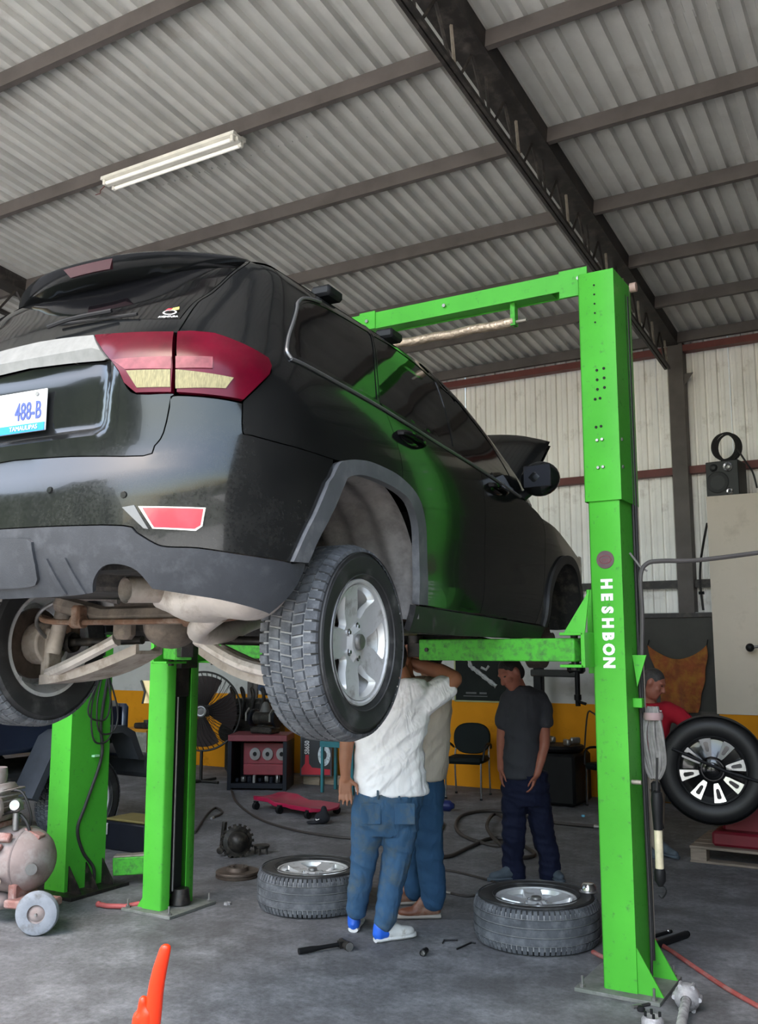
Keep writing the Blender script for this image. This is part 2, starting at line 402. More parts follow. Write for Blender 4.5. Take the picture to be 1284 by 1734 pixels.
m_hole = mat('dark hole', (0.01, 0.01, 0.01), .9, 0, 0)
yf = RYC - .345 / 2 - .002
for (u, z) in [(.085, 3.80), (.085, 3.745), (.085, 3.69), (.085, 3.635), (.085, 3.58), (.085, 3.30), (.125, 3.305), (.085, 3.245), (.125, 3.25), (.085, 3.19), (.125, 3.195), (.07, 3.135), (.098, 3.137), (.07, 2.975), (.098, 2.977)]:
    r = .0055 if z > 3.5 else .008
    lb(MB().cyl((RX0 + u - .004, yf + .001, z), (RX0 + u - .004, yf - .0012, z), r, n=10), 'bolt_hole', m_hole)
for (u, z) in [(.07, 2.90), (.098, 2.902), (.07, 2.745), (.098, 2.747)]:
    lb(MB().cyl((RX0 + u, yf + .001, z), (RX0 + u, yf - .008, z), .011, .008, n=6), 'bolt', m_grey_metal)
for z in (2.90, 2.745):
    lb(MB().cyl((RX1 + .014, RYC - .13, z), (RX1 + .024, RYC - .13, z), .01, n=6), 'bolt', m_grey_metal)
# base plates and gussets
m_base = mat('dusty base plate steel', (0.14, 0.15, 0.13), .7, .2, .3, 10, dirt=((.25, .25, .24), .4, 8))
for (cx, cy, d) in ((RX1 - .09, RYC, 1), (LX0 + .09, LYC, -1)):
    bp = lb(MB().box((cx + .02 * d * 0, cy, .010), (.44, .46, .02)), 'base_plate', m_base, bevel=.003)
    for sx in (-1, 1):
        for sy in (-1, 1):
            lb(MB().cyl((cx + sx * .185, cy + sy * .2, .02), (cx + sx * .185, cy + sy * .2, .033), .016, n=6).cyl((cx + sx * .185, cy + sy * .2, .03), (cx + sx * .185, cy + sy * .2, .075), .007, n=8), 'anchor_bolt', m_grey_metal)
    xo = RX1 if d > 0 else LX0
    for yy in (cy - .15, cy + .14):
        mb = MB(); plate_tri(mb, (xo, yy, .02), (xo + d * (.13 if d > 0 else .06), yy, .02), (xo, yy, .24 if d > 0 else .10), (0, 1, 0))
        lb(mb, 'gusset', m_green)
# lettering and emblem on the right column
m_letter = mat('white lettering', (.80, .82, .80), .5, 0, .05)
m_emb = mat('dull purple-brown emblem', (.10, .055, .06), .6, 0, .2, 30)
m_emb2 = mat('emblem red print', (.22, .045, .06), .6, 0, .1)
yl = RYC - .16 - .0015
zc0 = 2.235
lb(MB().cyl((RX0 + .088, yl + .001, zc0), (RX0 + .088, yl - .002, zc0), .049, n=32), 'emblem', m_emb)
lb(MB().tube([(RX0 + .088 + .033 * math.cos(a), yl - .002, zc0 + .022 * math.sin(a)) for a in [i * PI / 10 for i in range(20)]], .0018, 4, closed=True), 'emblem_ring', m_emb2)
M = Matrix.Translation(LO + Vector((RX0 + .088, yl - .003, zc0 - .005))) @ XZ.to_4x4()
text('emblem_print', '1973', .026, M, m_emb2, lift, .0005)
zz = zc0 - .132
for ch in 'HESHBON':
    M = Matrix.Translation(LO + Vector((RX0 + .088, yl - .0012, zz))) @ (XZ @ Matrix.Rotation(-PI / 2, 3, 'Z')).to_4x4()
    text('letter', ch, .082, M, m_letter, lift, .0008, .0048, sx=.92); zz -= .0705
# overhead beam
mb = MB().box2((LX1 + .02, 5.15, 3.845), (RX0 - .0, 5.157, 3.955)).box2((LX1 + .02, 5.157, 3.948), (RX0, 5.27, 3.955)).box2((LX1 + .02, 5.27, 3.845), (RX0, 5.277, 3.955))
lb(mb, 'overhead_beam', m_green, smooth=0)
mb = MB().box2((LX1 + .3, 5.152, 3.85), (RX0 - .22, 5.275, 3.858)); lb(mb, 'beam_bottom_plate', m_green, smooth=0)
for xa, xb in ((RX0 - .16, RX0 + .01), (LX1, LX1 + .2), (-3.18, -3.06)):
    lb(MB().box2((xa, 5.142, 3.80 if xa > -2 else 3.845), (xb, 5.15, 3.965)), 'beam_splice_plate', m_green, smooth=0)
for x in (RX0 - .04, -3.12, -2.55):
    lb(MB().cyl((x, 5.142, 3.9), (x, 5.13, 3.9), .012, n=6), 'bolt', m_grey_metal)
m_foil = mat('crumpled foil padding', (.55, .42, .32), .35, .55, .3, 14, bump=.8, bs=45)
lb(MB().tube([(x, 5.215 + .004 * math.sin(x * 9), 3.735 + .003 * math.sin(x * 23)) for x in [-4.35 + i * (2.24 / 40) for i in range(41)]], .030, 12), 'padded_stop_bar', m_foil)
lb(MB().cyl((-2.12, 5.215, 3.735), (-2.03, 5.215, 3.735), .011, n=10), 'bar_end', m_pale)
lb(MB().box2((-2.125, 5.19, 3.71), (-2.095, 5.24, 3.85)), 'bar_bracket', m_green_worn, smooth=0)
lb(MB().box2((-4.40, 5.19, 3.71), (-4.37, 5.24, 3.85)), 'bar_bracket', m_green_worn, smooth=0)
# carriages
m_grease = mat('greasy black steel', (.018, .016, .015), .4, .3, .4, 20, dirt=((.07, .055, .045), .3, 18))
for (xi, yc, d) in ((RX0, RYC, -1), (LX1, LYC, 1)):
    lb(MB().box2((xi - d * .10, yc - .07, 1.42), (xi - d * .01, yc + .07, 2.35)), 'carriage_slider', m_grease, bevel=.006)
    lb(MB().box2((xi + d * .004, yc - .085, 1.62), (xi + d * .05, yc + .085, 2.08)), 'carriage_plate', m_grease if d > 0 else m_green, bevel=.004)
    # arm yokes at both ends of the carriage
    for sy in (-1, 1):
        yy = yc + sy * .22
        mb = MB().box2((xi + d * .0, yy - .10, 1.825), (xi + d * .13, yy + .10, 1.84)).box2((xi + d * .0, yy - .10, 1.655), (xi + d * .13, yy + .10, 1.67)).box2((xi - d * .01, yy - .10, 1.655), (xi + d * .012, yy + .10, 1.84))
        lb(mb, 'arm_yoke', m_green, smooth=0, bevel=.003)
        lb(MB().cyl((xi + d * .08, yy, 1.64), (xi + d * .08, yy, 1.86), .02, n=14), 'yoke_pin', m_grease)
        mb = MB(); plate_tri(mb, (xi - d * .005, yy + .08 * sy, 1.84), (xi + d * .11, yy + .08 * sy, 1.84), (xi - d * .005, yy - .02 * sy, 2.07), (0, -sy, 0), .012)
        lb(mb, 'yoke_gusset', m_green)
def lift_arm(p, q, ext):
    p, q = Vector(p), Vector(q); d = (q - p).normalized(); s = d.cross(Vector((0, 0, 1))); R = RM(d, s, d.cross(s) * -1)
    L = (q - p).length
    mb = MB().box(p + d * L / 2, (L, .11, .125), R)
    o = lb(mb, 'arm', m_green_worn, bevel=.008)
    e = q + d * ext
    lb(MB().box((p + d * (L * .5) + e) / 2, ((e - p).length - L * .5, .075, .088), R), 'arm_extension', m_grease, bevel=.005)
    lb(MB().cyl(e - d * .03 + Vector((0, 0, .04)), e - d * .03 + Vector((0, 0, .085)), .05, n=18).cyl(e - d * .03 + Vector((0, 0, .085)), e - d * .03 + Vector((0, 0, .15)), .016, n=12).cyl(e - d * .03 + Vector((0, 0, .15)), e - d * .03 + Vector((0, 0, .18)), .06, n=18), 'lift_pad', m_grease)
    c = p + d * (L * .94); lb(MB().cyl(c - s * .056, c - s * .064, .013, n=10), 'bolt', m_grease)
    return o
ZA = 1.748
lift_arm((RX0 - .05, RYC - .235, ZA), (-2.72, 5.16, ZA), .10)
lift_arm((RX0 - .08, RYC + .22, ZA), (-2.18, 5.95, ZA), .25)
lift_arm((LX1 + .08, LYC + .22, ZA), (-3.85, 5.75, ZA), .30)
lift_arm((LX1 + .08, LYC - .22, ZA), (-4.02, 4.45, ZA), .22)
# hoses and chain along the right column, black strip in the opening of the left one
m_hose = mat('black rubber hose', (.022, .020, .020), .6, 0, .2, 20)
lb(MB().tube(smooth_path([(RX1 + .012, RYC + .10, 3.80), (RX1 + .014, RYC + .105, 2.6), (RX1 + .012, RYC + .10, 1.2), (RX1 + .02, RYC + .09, .12)], 10), .011, 8), 'hydraulic_hose', m_hose)
lb(MB().tube(smooth_path([(RX1 + .010, RYC + .06, 3.80), (RX1 + .012, RYC + .064, 2.6), (RX1 + .012, RYC + .06, 1.2), (RX1 + .03, RYC + .02, .3), (RX1 + .03, RYC + .0, .04)], 10), .008, 8), 'electric_cable', m_hose)
lb(MB().tube([(RX1 + .012, RYC + .15, 3.86), (RX1 + .012, RYC + .15, .1)], .006, 6), 'steel_cable', m_pale)
m_opening_strip = mat('black opening strip', (.008, .008, .009), .5, 0, .1)
lb(MB().box2((LX1 - .045, LYC - .072, .1), (LX1 - .035, LYC + .072, 3.7)), 'opening_strip', m_opening_strip, smooth=0)
lb(MB().tube([(LX1 - .02, LYC - .03, .12), (LX1 - .02, LYC - .03, 3.7)], .007, 6), 'steel_cable', m_grey_metal)
lb(MB().cyl((LX1 + .0, LYC + .03, .03), (LX1 + .0, LYC + .03, .13), .07, .055, n=16), 'pulley_block', m_grease)
lb(MB().cyl((RX1 + .05, RYC + .05, 3.83), (RX1 + .085, RYC + .05, 3.83), .028, n=16), 'pulley_cap', mat('pale pink plastic cap', (.45, .30, .25), .6))
lb(MB().cyl((RX1, RYC - .12, 1.06), (RX1 + .05, RYC - .12, 1.06), .012, n=10), 'peg', m_pale)
mb = MB(); plate_tri(mb, (RX1, RYC - .02, 1.72), (RX1 + .075, RYC - .02, 1.72), (RX1 + .02, RYC - .02, 1.55), (0, 1, 0), .012); lb(mb, 'lock_lever', m_green)
lb(MB().box2((RX1, RYC - .05, 1.44), (RX1 + .05, RYC + .0, 1.49)), 'lock_block', m_green, bevel=.004)
# ================================================================ car body surface (x forward from rear axle, y left, z up)
def knots(tab, z):
    if z <= tab[0][0]: return tab[0][1]
    for (a, p), (b, q) in zip(tab, tab[1:]):
        if z <= b:
            t = (z - a) / (b - a); return p + (q - p) * t
    return tab[-1][1]
def soft(tab, z, d=.035):
    return (knots(tab, z - d) + 2 * knots(tab, z) + knots(tab, z + d)) / 4
K_W = [(.38, .86), (.46, .905), (.54, .940), (.66, .958), (.90, .968), (1.08, .966), (1.20, .958), (1.31, .940), (1.40, .915), (1.50, .880), (1.62, .838), (1.72, .803), (1.80, .766), (1.85, .735), (1.89, .665), (1.93, .48)]
K_R = [(.48, -.86), (.56, -.915), (.66, -.95), (.76, -.965), (.88, -.965), (.94, -.95), (1.0, -.91), (1.10, -.905), (1.25, -.91), (1.34, -.90), (1.42, -.865), (1.52, -.80), (1.64, -.70), (1.74, -.60), (1.80, -.55), (1.86, -.48), (1.90, -.38), (1.93, -.2)]
K_N = [(.5, 3.0), (.85, 3.2), (1.0, 3.8), (1.3, 3.8), (1.45, 3.2), (1.84, 2.8)]
K_NOSE = [(.4, 3.70), (.6, 3.84), (.9, 3.86), (1.1, 3.80), (1.3, 3.55)]
K_WS = [(1.20, 2.80), (1.40, 2.58), (1.60, 2.22), (1.75, 1.88), (1.84, 1.58), (1.89, 1.3), (1.93, .9)]
XC = -.30
# even spacing of T along a reference corner curve
_N = 400; _ARC = [0.0]; _P0 = None
for _i in range(_N + 1):
    _th = (_i / _N) ** 1.8 * PI / 2
    _q = (-.62 * max(0.0, math.cos(_th)) ** .6, .95 * math.sin(_th) ** .6)
    if _P0: _ARC.append(_ARC[-1] + math.hypot(_q[0] - _P0[0], _q[1] - _P0[1]))
    _P0 = _q
_ARC = [a / _ARC[-1] for a in _ARC]
def arc_th(s):
    s = min(1.0, max(0.0, s)); lo, hi = 0, _N
    while hi - lo > 1:
        m = (lo + hi) // 2
        if _ARC[m] <= s: lo = m
        else: hi = m
    f = (s - _ARC[lo]) / max(1e-12, _ARC[hi] - _ARC[lo])
    return ((lo + f) / _N) ** 1.8 * PI / 2
def arc_T(t):
    """older corner parameter -> T"""
    a = abs(t)
    if a >= 1: return t
    i = min(_N - 1, int(a * _N)); f = a * _N - i
    return math.copysign(_ARC[i] + (_ARC[i + 1] - _ARC[i]) * f, t)
def W_at(x, z):
    w = soft(K_W, z)
    if x < .6: w -= .012 * min(1, (.6 - x) / 1.0)
    if x > 1.4: w -= .030 * ((x - 1.4) / 1.9) ** 2
    # hollow between door edges and sharp shoulder
    if .62 < z < 1.0 and x > .3: w -= .010 * math.sin(PI * (z - .62) / .38)
    return w
def car_S(T, z, upper=None):
    """T 0..1 round the rear and its corner, then metres along the side, then round the front"""
    if upper is None: upper = z > 1.32
    if T <= 1.0:
        xr = soft(K_R, z); n = knots(K_N, z); w = W_at(XC, z); th = arc_th(abs(T)); sg = -1 if T < 0 else 1
        p = 2.0 / n
        # plate recess pressed into the tailgate
        ss = lambda a, b, v: max(0.0, min(1.0, (v - a) / (b - a))) ** 2 * (3 - 2 * max(0.0, min(1.0, (v - a) / (b - a))))
        xr += .040 * (1 - ss(.235, .30, abs(T) - .10 * (z - 1.25))) * ss(1.095, 1.125, z) * (1 - ss(1.36, 1.42, z))
        return Vector((XC - (XC - xr) * max(0.0, math.cos(th)) ** p, -sg * w * math.sin(th) ** p, z))
    x = XC + (T - 1.0)
    if upper: xe = soft(K_WS, z); xs = xe - .62; n = 2.3
    else: xe = soft(K_NOSE, z); xs = xe - .45; n = 2.6
    if x <= xs: return Vector((x, -W_at(x, z), z))
    u = (x - xs) / .7   # front corner spans .7 of T
    th = min(1.0, u) * PI / 2; p = 2.0 / n
    return Vector((xs + (xe - xs) * math.sin(th) ** p, -W_at(xs, z) * max(0.0, math.cos(th)) ** p, z))
def car_N(T, z, upper=None):
    e = .004
    a = car_S(T + e, z, upper) - car_S(T - e, z, upper); b = car_S(T, z + e, upper) - car_S(T, z - e, upper)
    n = a.cross(b)
    if n.length < 1e-9: return Vector((0, -1, 0))
    return n.normalized()
# ================================================================ wheels
m_tyre = mat('dusty tyre rubber', (0.076, 0.080, 0.089), 0.85, 0, 0.25, 10, dirt=((0.16, 0.166, 0.18), 0.42, 14), bump=.15, bs=120, spec=.25)
m_tyre_side = mat('dark tyre sidewall', (0.020, 0.020, 0.021), 0.6, 0, 0.2, 8, dirt=((0.09, 0.088, 0.085), 0.22, 7))
m_groove = mat('dusty tyre groove', (0.26, 0.26, 0.265), 0.9, 0, 0.25, 18)
m_alloy = mat('silver alloy wheel', (0.52, 0.52, 0.525), 0.42, 0.25, 0.08, 9, dirt=((0.22, 0.20, 0.18), 0.2, 10))
m_alloy_br = mat('bright alloy pocket', (0.66, 0.66, 0.65), 0.34, 0.5, 0.06)
m_disc = mat('rusty brake disc', (0.10, 0.075, 0.06), 0.6, 0.5, 0.3, 15)
def in_poly(x, y, P):
    c = False; n = len(P); j = n - 1
    for i in range(n):
        if (P[i][1] > y) != (P[j][1] > y) and x < (P[j][0] - P[i][0]) * (y - P[i][1]) / (P[j][1] - P[i][1]) + P[i][0]: c = not c
        j = i
    return c
def resample(P, step, closed=True):
    out = []; n = len(P)
    for i in range(n if closed else n - 1):
        a, b = P[i], P[(i + 1) % n]; L = math.hypot(b[0] - a[0], b[1] - a[1]); k = max(1, int(math.ceil(L / step)))
        for t in range(k): out.append((a[0] + (b[0] - a[0]) * t / k, a[1] + (b[1] - a[1]) * t / k))
    return out
def cdt(outer, holes, step):
    """triangulated polygon with holes and an even interior grid; returns verts2d, tris, boundary loops"""
    loops = [resample(outer, step)] + [resample(h, step) for h in holes]
    vs = []; es = []
    for lp in loops:
        o = len(vs); vs += [Vector(p) for p in lp]; es += [(o + i, o + (i + 1) % len(lp)) for i in range(len(lp))]
    xs = [p[0] for p in outer]; ys = [p[1] for p in outer]
    bnd = [tuple(v) for v in vs]
    nx = int((max(xs) - min(xs)) / step); ny = int((max(ys) - min(ys)) / step)
    import collections
    cell = collections.defaultdict(list)
    for p in bnd: cell[(int(p[0] // step), int(p[1] // step))].append(p)
    for i in range(1, nx + 1):
        for j in range(1, ny + 1):
            x = min(xs) + i * step + (step / 2 if j % 2 else 0); y = min(ys) + j * step
            if not in_poly(x, y, outer) or any(in_poly(x, y, h) for h in holes): continue
            ci, cj = int(x // step), int(y // step)
            if any((p[0] - x) ** 2 + (p[1] - y) ** 2 < (step * .45) ** 2 for a in (-1, 0, 1) for b in (-1, 0, 1) for p in cell[(ci + a, cj + b)]): continue
            vs.append(Vector((x, y)))
    r = delaunay_2d_cdt(vs, es, [], 0, 1e-6)
    V2 = [(v[0], v[1]) for v in r[0]]; tris = []
    for f in r[2]:
        cx = sum(V2[i][0] for i in f) / len(f); cy = sum(V2[i][1] for i in f) / len(f)
        if in_poly(cx, cy, loops[0]) and not any(in_poly(cx, cy, h) for h in loops[1:]): tris.append(tuple(f))
    cnt = collections.Counter()
    for f in tris:
        for a, b in zip(f, f[1:] + f[:1]): cnt[tuple(sorted((a, b)))] += 1
    be = []
    for f in tris:
        for a, b in zip(f, f[1:] + f[:1]):
            if cnt[tuple(sorted((a, b)))] == 1: be.append((a, b))
    return V2, tris, be
def slab(mb, outer, holes, step, fn, fn2):
    """solid between two mapped copies of a 2-d polygon"""
    V2, T, be = cdt(outer, holes, step); n = len(V2)
    vs = [fn(*p) for p in V2] + [fn2(*p) for p in V2]
    fs = list(T) + [tuple(reversed([i + n for i in t])) for t in T] + [(b, a, a + n, b + n) for a, b in be]
    mb.add(vs, fs)
TYRE_R, RIM_R, TYRE_W = .3835, .243, .255
def tyre_meshes(tread='all_terrain'):
    """axis along local z, outer face at +z"""
    w = TYRE_W / 2; R = TYRE_R - .010
    side = MB().lathe([(RIM_R - .004, w - .028), (RIM_R + .012, w - .012), (RIM_R + .045, w + .002), (RIM_R + .09, w + .004), (R - .03, w - .006), (R - .012, w - .016), (R - .004, w - .028)], n=72)
    side.lathe([(RIM_R - .004, -w + .028), (RIM_R + .012, -w + .012), (RIM_R + .045, -w - .002), (RIM_R + .09, -w - .004), (R - .03, -w + .006), (R - .012, -w + .016), (R - .004, -w + .028)], n=72)
    for rr in (RIM_R + .022, R - .022): side.lathe([(rr - .002, w + .001), (rr, w + .0065), (rr + .002, w + .001)], n=72)
    groove = MB().lathe([(R - .004, w - .028), (R, w - .06), (R + .001, 0), (R, -w + .06), (R - .004, -w + .028)], n=72)
    tr = MB(); rows = [(-w + .006, -w + .052), (-w + .057, -.026), (-.022, .022), (.026, w - .057), (w - .052, w - .006)] if tread == 'all_terrain' else [(-w + .006, -w + .052), (-w + .056, -.028), (-.023, .023), (.028, w - .056), (w - .052, w - .006)]
    nb = 58 if tread == 'all_terrain' else 72
    for ri, (a, b) in enumerate(rows):
        edge = ri in (0, 4)
        if tread == 'rib' and not edge:
            tr.lathe([(R, a), (TYRE_R, a + .002), (TYRE_R, b - .002), (R, b)], n=72); continue
        for k in range(nb):
            t0 = 2 * PI * (k + (.5 if ri % 2 else 0)) / nb; dt = 2 * PI / nb * (.86 if tread == 'all_terrain' else .8)
            sk = .018 * (1 if ri in (1, 2) else -1) if (tread == 'all_terrain' and not edge) else 0
            vs = []
            for rr, ins in ((R - .004, 0), (TYRE_R, .0022)):
                for th, zz in ((t0, a), (t0 + dt, a), (t0 + dt * 1.0, b), (t0, b)):
                    z = zz + (ins if zz == a else -ins); r2 = rr
                    ang = th + (sk if zz == b else 0) + (ins / TYRE_R if th == t0 else -ins / TYRE_R)
                    if edge:
                        out = (zz == a) if ri == 0 else (zz == b)
                        if out: r2 = rr - .016
                    vs.append((r2 * math.cos(ang), r2 * math.sin(ang), z))
            tr.add(vs, [(4, 5, 6, 7), (0, 1, 5, 4), (1, 2, 6, 5), (2, 3, 7, 6), (3, 0, 4, 7)])
    return side.mesh('tyre', 40), groove.mesh('tread_groove', 40), tr.mesh('tread', 30, fix=False)
def alloy_meshes():
    w = TYRE_W / 2
    # barrel with lips
    b = MB().lathe([(RIM_R + .006, w - .022), (RIM_R + .002, w - .012), (RIM_R - .008, w - .012), (RIM_R - .016, w - .022), (RIM_R - .022, w - .05), (RIM_R - .045, w - .09), (RIM_R - .05, -w + .09), (RIM_R - .02, -w + .05), (RIM_R - .012, -w + .016), (RIM_R + .004, -w + .014), (RIM_R + .006, -w + .03), (RIM_R - .008, -w + .055), (RIM_R - .035, -w + .1), (RIM_R - .033, w - .095), (RIM_R - .01, w - .05), (RIM_R + .006, w - .022)], n=72)
    Ro = RIM_R - .017
    wins = []; pockets = []
    for k in range(5):
        a = PI / 2 + PI / 5 + 2 * PI * k / 5
        P = []
        for r, d in ((.098, 0), (.105, 9), (.150, 13.5), (.190, 19.5), (.2115, 20.5), (.2175, 12), (.2185, 0), (.2175, -12), (.2115, -20.5), (.190, -19.5), (.150, -13.5), (.105, -9)):
            t = a + math.radians(d); P.append((r * math.cos(t), r * math.sin(t)))
        wins.append([tuple(q)[:2] for q in smooth_path([(x, y, 0) for x, y in P], 2, True)])
    def zf(x, y):
        r = math.hypot(x, y); return w - .018 - .030 * max(0, 1 - (r / Ro) ** 2) * 1.0 + (.016 if r < .06 else 0)
    f = MB(); slab(f, circ(Ro, 60), wins, .022, lambda x, y: (x, y, zf(x, y)), lambda x, y: (x, y, zf(x, y) - .034))
    # bright bevelled pocket walls in each window
    p = MB()
    for P in wins:
        cx = sum(q[0] for q in P) / len(P); cy = sum(q[1] for q in P) / len(P)
        A = [Vector((x, y, zf(x, y) + .0005)) for x, y in P]; B = [Vector((x + (cx - x) * .16, y + (cy - y) * .16, zf(x, y) - .026)) for x, y in P]
        p.loft([A, B])
    nuts = []
    cap = MB().lathe([(.032, w - .026), (.031, w - .014), (.026, w - .010), (.0, w - .009)], n=24)
    return b.mesh('rim_barrel', 35), f.mesh('wheel_face', 35), p.mesh('spoke_pocket', 35), cap.mesh('centre_cap', 35)
def lug_mesh():
    w = TYRE_W / 2
    return MB().lathe([(.0155, -.006), (.0155, .0), (.0125, .001), (.0115, -.001)], n=16).cyl((0, 0, -.01), (0, 0, .006), .0095, .008, n=6).mesh('lug_nut', 40)
ME_T = tyre_meshes('all_terrain'); ME_T2 = tyre_meshes('rib'); ME_A = alloy_meshes(); ME_L = lug_mesh()
for me, m in zip(ME_T + ME_T2 + ME_A + (ME_L,), (m_tyre_side, m_groove, m_tyre) * 2 + (m_alloy, m_alloy, m_alloy_br, m_grey_metal, m_chrome)): me.materials.append(m)
def mobj(name, me, parent, kind=None):
    o = bpy.data.objects.new(name, me); link(o, parent)
    if kind: o['kind'] = kind
    return o
def make_wheel(name, tread=0, parent=None, hubdisc=True):
    """a wheel lying with its axis on local z; the face mesh is the root when it is a part of a car"""
    w = TYRE_W / 2
    T = ME_T if tread == 0 else ME_T2
    if parent is None: root = empty(name); face = mobj('wheel_face', ME_A[1], root)
    else: root = face = mobj(name, ME_A[1], parent)
    mobj('tyre', T[0], root); mobj('tread_groove', T[1], root); mobj('tread', T[2], root, 'stuff')
    mobj('rim_barrel', ME_A[0], root); mobj('spoke_pocket', ME_A[2], root); mobj('centre_cap', ME_A[3], root)
    for k in range(5):
        a = PI / 2 + PI / 5 + 2 * PI * k / 5
        l = mobj('lug_nut', ME_L, root); l.location = (.0635 * math.cos(a), .0635 * math.sin(a), w - .040)
    if hubdisc and parent is not None:
        MB().cyl((0, 0, -.02), (0, 0, .0), .165, n=40).cyl((0, 0, 0), (0, 0, w - .06), .075, n=24).build('brake_disc', m_disc, root)
    return root
# ================================================================ the black car on the lift
CAR = empty('car'); tag(CAR, 'dusty black sport utility car raised on the green lift', 'car')
CAR.location = (-2.891, 3.123, 1.392); CAR.rotation_euler = (0, 0, PI / 2 + math.radians(4.0))
def paint(name, dust, rough=.12):
    if name in MATS: return MATS[name]
    m = bpy.data.materials.new(name); m.use_nodes = True; N, L = m.node_tree.nodes, m.node_tree.links; b = N['Principled BSDF']
    tc = N.new('ShaderNodeTexCoord'); sx = N.new('ShaderNodeSeparateXYZ'); L.new(tc.outputs['Object'], sx.inputs[0])
    n = N.new('ShaderNodeTexNoise'); n.inputs['Scale'].default_value = 5; n.inputs['Detail'].default_value = 9; n.inputs['Roughness'].default_value = .7; L.new(tc.outputs['Object'], n.inputs['Vector'])
    n2 = N.new('ShaderNodeTexNoise'); n2.inputs['Scale'].default_value = 90; n2.inputs['Detail'].default_value = 3; L.new(tc.outputs['Object'], n2.inputs['Vector'])
    # road dust: thicker on the low and rear panels
    low = N.new('ShaderNodeMapRange'); low.inputs['From Min'].default_value = 1.35; low.inputs['From Max'].default_value = .55; L.new(sx.outputs['Z'], low.inputs['Value'])
    rear = N.new('ShaderNodeMapRange'); rear.inputs['From Min'].default_value = 1.2; rear.inputs['From Max'].default_value = -.6; L.new(sx.outputs['X'], rear.inputs['Value'])
    ml = N.new('ShaderNodeMath'); ml.operation = 'MULTIPLY'; L.new(low.outputs['Result'], ml.inputs[0]); L.new(rear.outputs['Result'], ml.inputs[1])
    ad = N.new('ShaderNodeMath'); ad.operation = 'MULTIPLY_ADD'; ad.inputs[1].default_value = .8; ad.inputs[2].default_value = .05; L.new(ml.outputs[0], ad.inputs[0])
    mn = N.new('ShaderNodeMapRange'); mn.inputs['From Min'].default_value = .25; mn.inputs['From Max'].default_value = .75; L.new(n.outputs['Fac'], mn.inputs['Value'])
    m2 = N.new('ShaderNodeMath'); m2.operation = 'MULTIPLY'; L.new(mn.outputs['Result'], m2.inputs[0]); L.new(ad.outputs[0], m2.inputs[1])
    mg = N.new('ShaderNodeMapRange'); mg.inputs['From Min'].default_value = .35; mg.inputs['From Max'].default_value = .65; mg.inputs['To Min'].default_value = .6; mg.inputs['To Max'].default_value = 1.3; L.new(n2.outputs['Fac'], mg.inputs['Value'])
    m3 = N.new('ShaderNodeMath'); m3.operation = 'MULTIPLY'; L.new(m2.outputs[0], m3.inputs[0]); L.new(mg.outputs['Result'], m3.inputs[1])
    m4 = N.new('ShaderNodeMath'); m4.operation = 'MULTIPLY'; m4.inputs[1].default_value = dust; m4.use_clamp = True; L.new(m3.outputs[0], m4.inputs[0])
    mx = N.new('ShaderNodeMix'); mx.data_type = 'RGBA'; mx.inputs['A'].default_value = (.006, .0065, .007, 1); mx.inputs['B'].default_value = (.052, .051, .046, 1)
    L.new(m4.outputs[0], mx.inputs['Factor']); L.new(mx.outputs['Result'], b.inputs['Base Color'])
    rr = N.new('ShaderNodeMapRange'); rr.inputs['To Min'].default_value = rough; rr.inputs['To Max'].default_value = .75; L.new(m4.outputs[0], rr.inputs['Value']); L.new(rr.outputs['Result'], b.inputs['Roughness'])
    cw = N.new('ShaderNodeMapRange'); cw.inputs['To Min'].default_value = .22; cw.inputs['To Max'].default_value = .1; L.new(m4.outputs[0], cw.inputs['Value']); L.new(cw.outputs['Result'], b.inputs['Coat Weight'])
    b.inputs['Coat Roughness'].default_value = .03; b.inputs['Specular IOR Level'].default_value = .3
    MATS[name] = m; return m
m_paint = paint('black car paint with road dust', .5)
m_glassb = mat('black tinted glass', (.003, .003, .0035), .05, 0, 0, spec=.4)
m_clad = mat('grey dusty bumper plastic', (.036, .038, .043), .6, 0, .25, 4, spec=.3, dirt=((.065, .067, .073), .3, 12), bump=.1, bs=200)
m_clad = MATS['grey dusty bumper plastic']
m_flare = mat('grey weathered flare plastic', (.085, .088, .096), .55, 0, .25, 5, dirt=((.16, .16, .165), .25, 12))
m_sill = mat('black sill plastic', (.022, .022, .023), .5, 0, .2, 5, dirt=((.09, .085, .08), .25, 9))
m_red = mat('dark red lamp lens', (.070, .001, .008), .22, 0, .35, 5, spec=.2)
m_red2 = mat('bright red reflector', (.62, .03, .05), .22, 0, .12, 18, coat=.5)
m_clear = mat('yellowed clear lamp lens', (.20, .175, .085), .3, .0, .35, 40, spec=.2, stretch=(1, 6, 1))
m_milk = mat('milky red lamp band', (.16, .040, .050), .3, .0, .35, 20, spec=.15)
m_trim = mat('satin grey trim', (.16, .16, .165), .35, .6, .1)
m_bar = mat('dusty satin chrome bar', (.185, .185, .175), .62, .2, .12, 25, spec=.3)
def inset_poly(P, g):
    n = len(P); A = sum(P[i][0] * P[(i + 1) % n][1] - P[(i + 1) % n][0] * P[i][1] for i in range(n)); s = 1 if A > 0 else -1
    out = []
    for i in range(n):
        a, b, c = P[i - 1], P[i], P[(i + 1) % n]
        d1 = Vector((b[0] - a[0], b[1] - a[1])); d2 = Vector((c[0] - b[0], c[1] - b[1]))
        if d1.length < 1e-9 or d2.length < 1e-9: out.append(b); continue
        d1.normalize(); d2.normalize(); n1 = Vector((-d1.y, d1.x)) * s; n2 = Vector((-d2.y, d2.x)) * s
        m = n1 + n2
        if m.length < .2: m = n1
        m = m.normalized() * min(g / max(.4, m.normalized().dot(n1)), 2.5 * g)
        out.append((b[0] + m.x, b[1] + m.y))
    return out
class CP(tuple):
    """chart point already in T"""
def cv(p): return p if isinstance(p, CP) else CP((arc_T(p[0]), p[1]))
def NT(L): return [CP(p) for p in L]
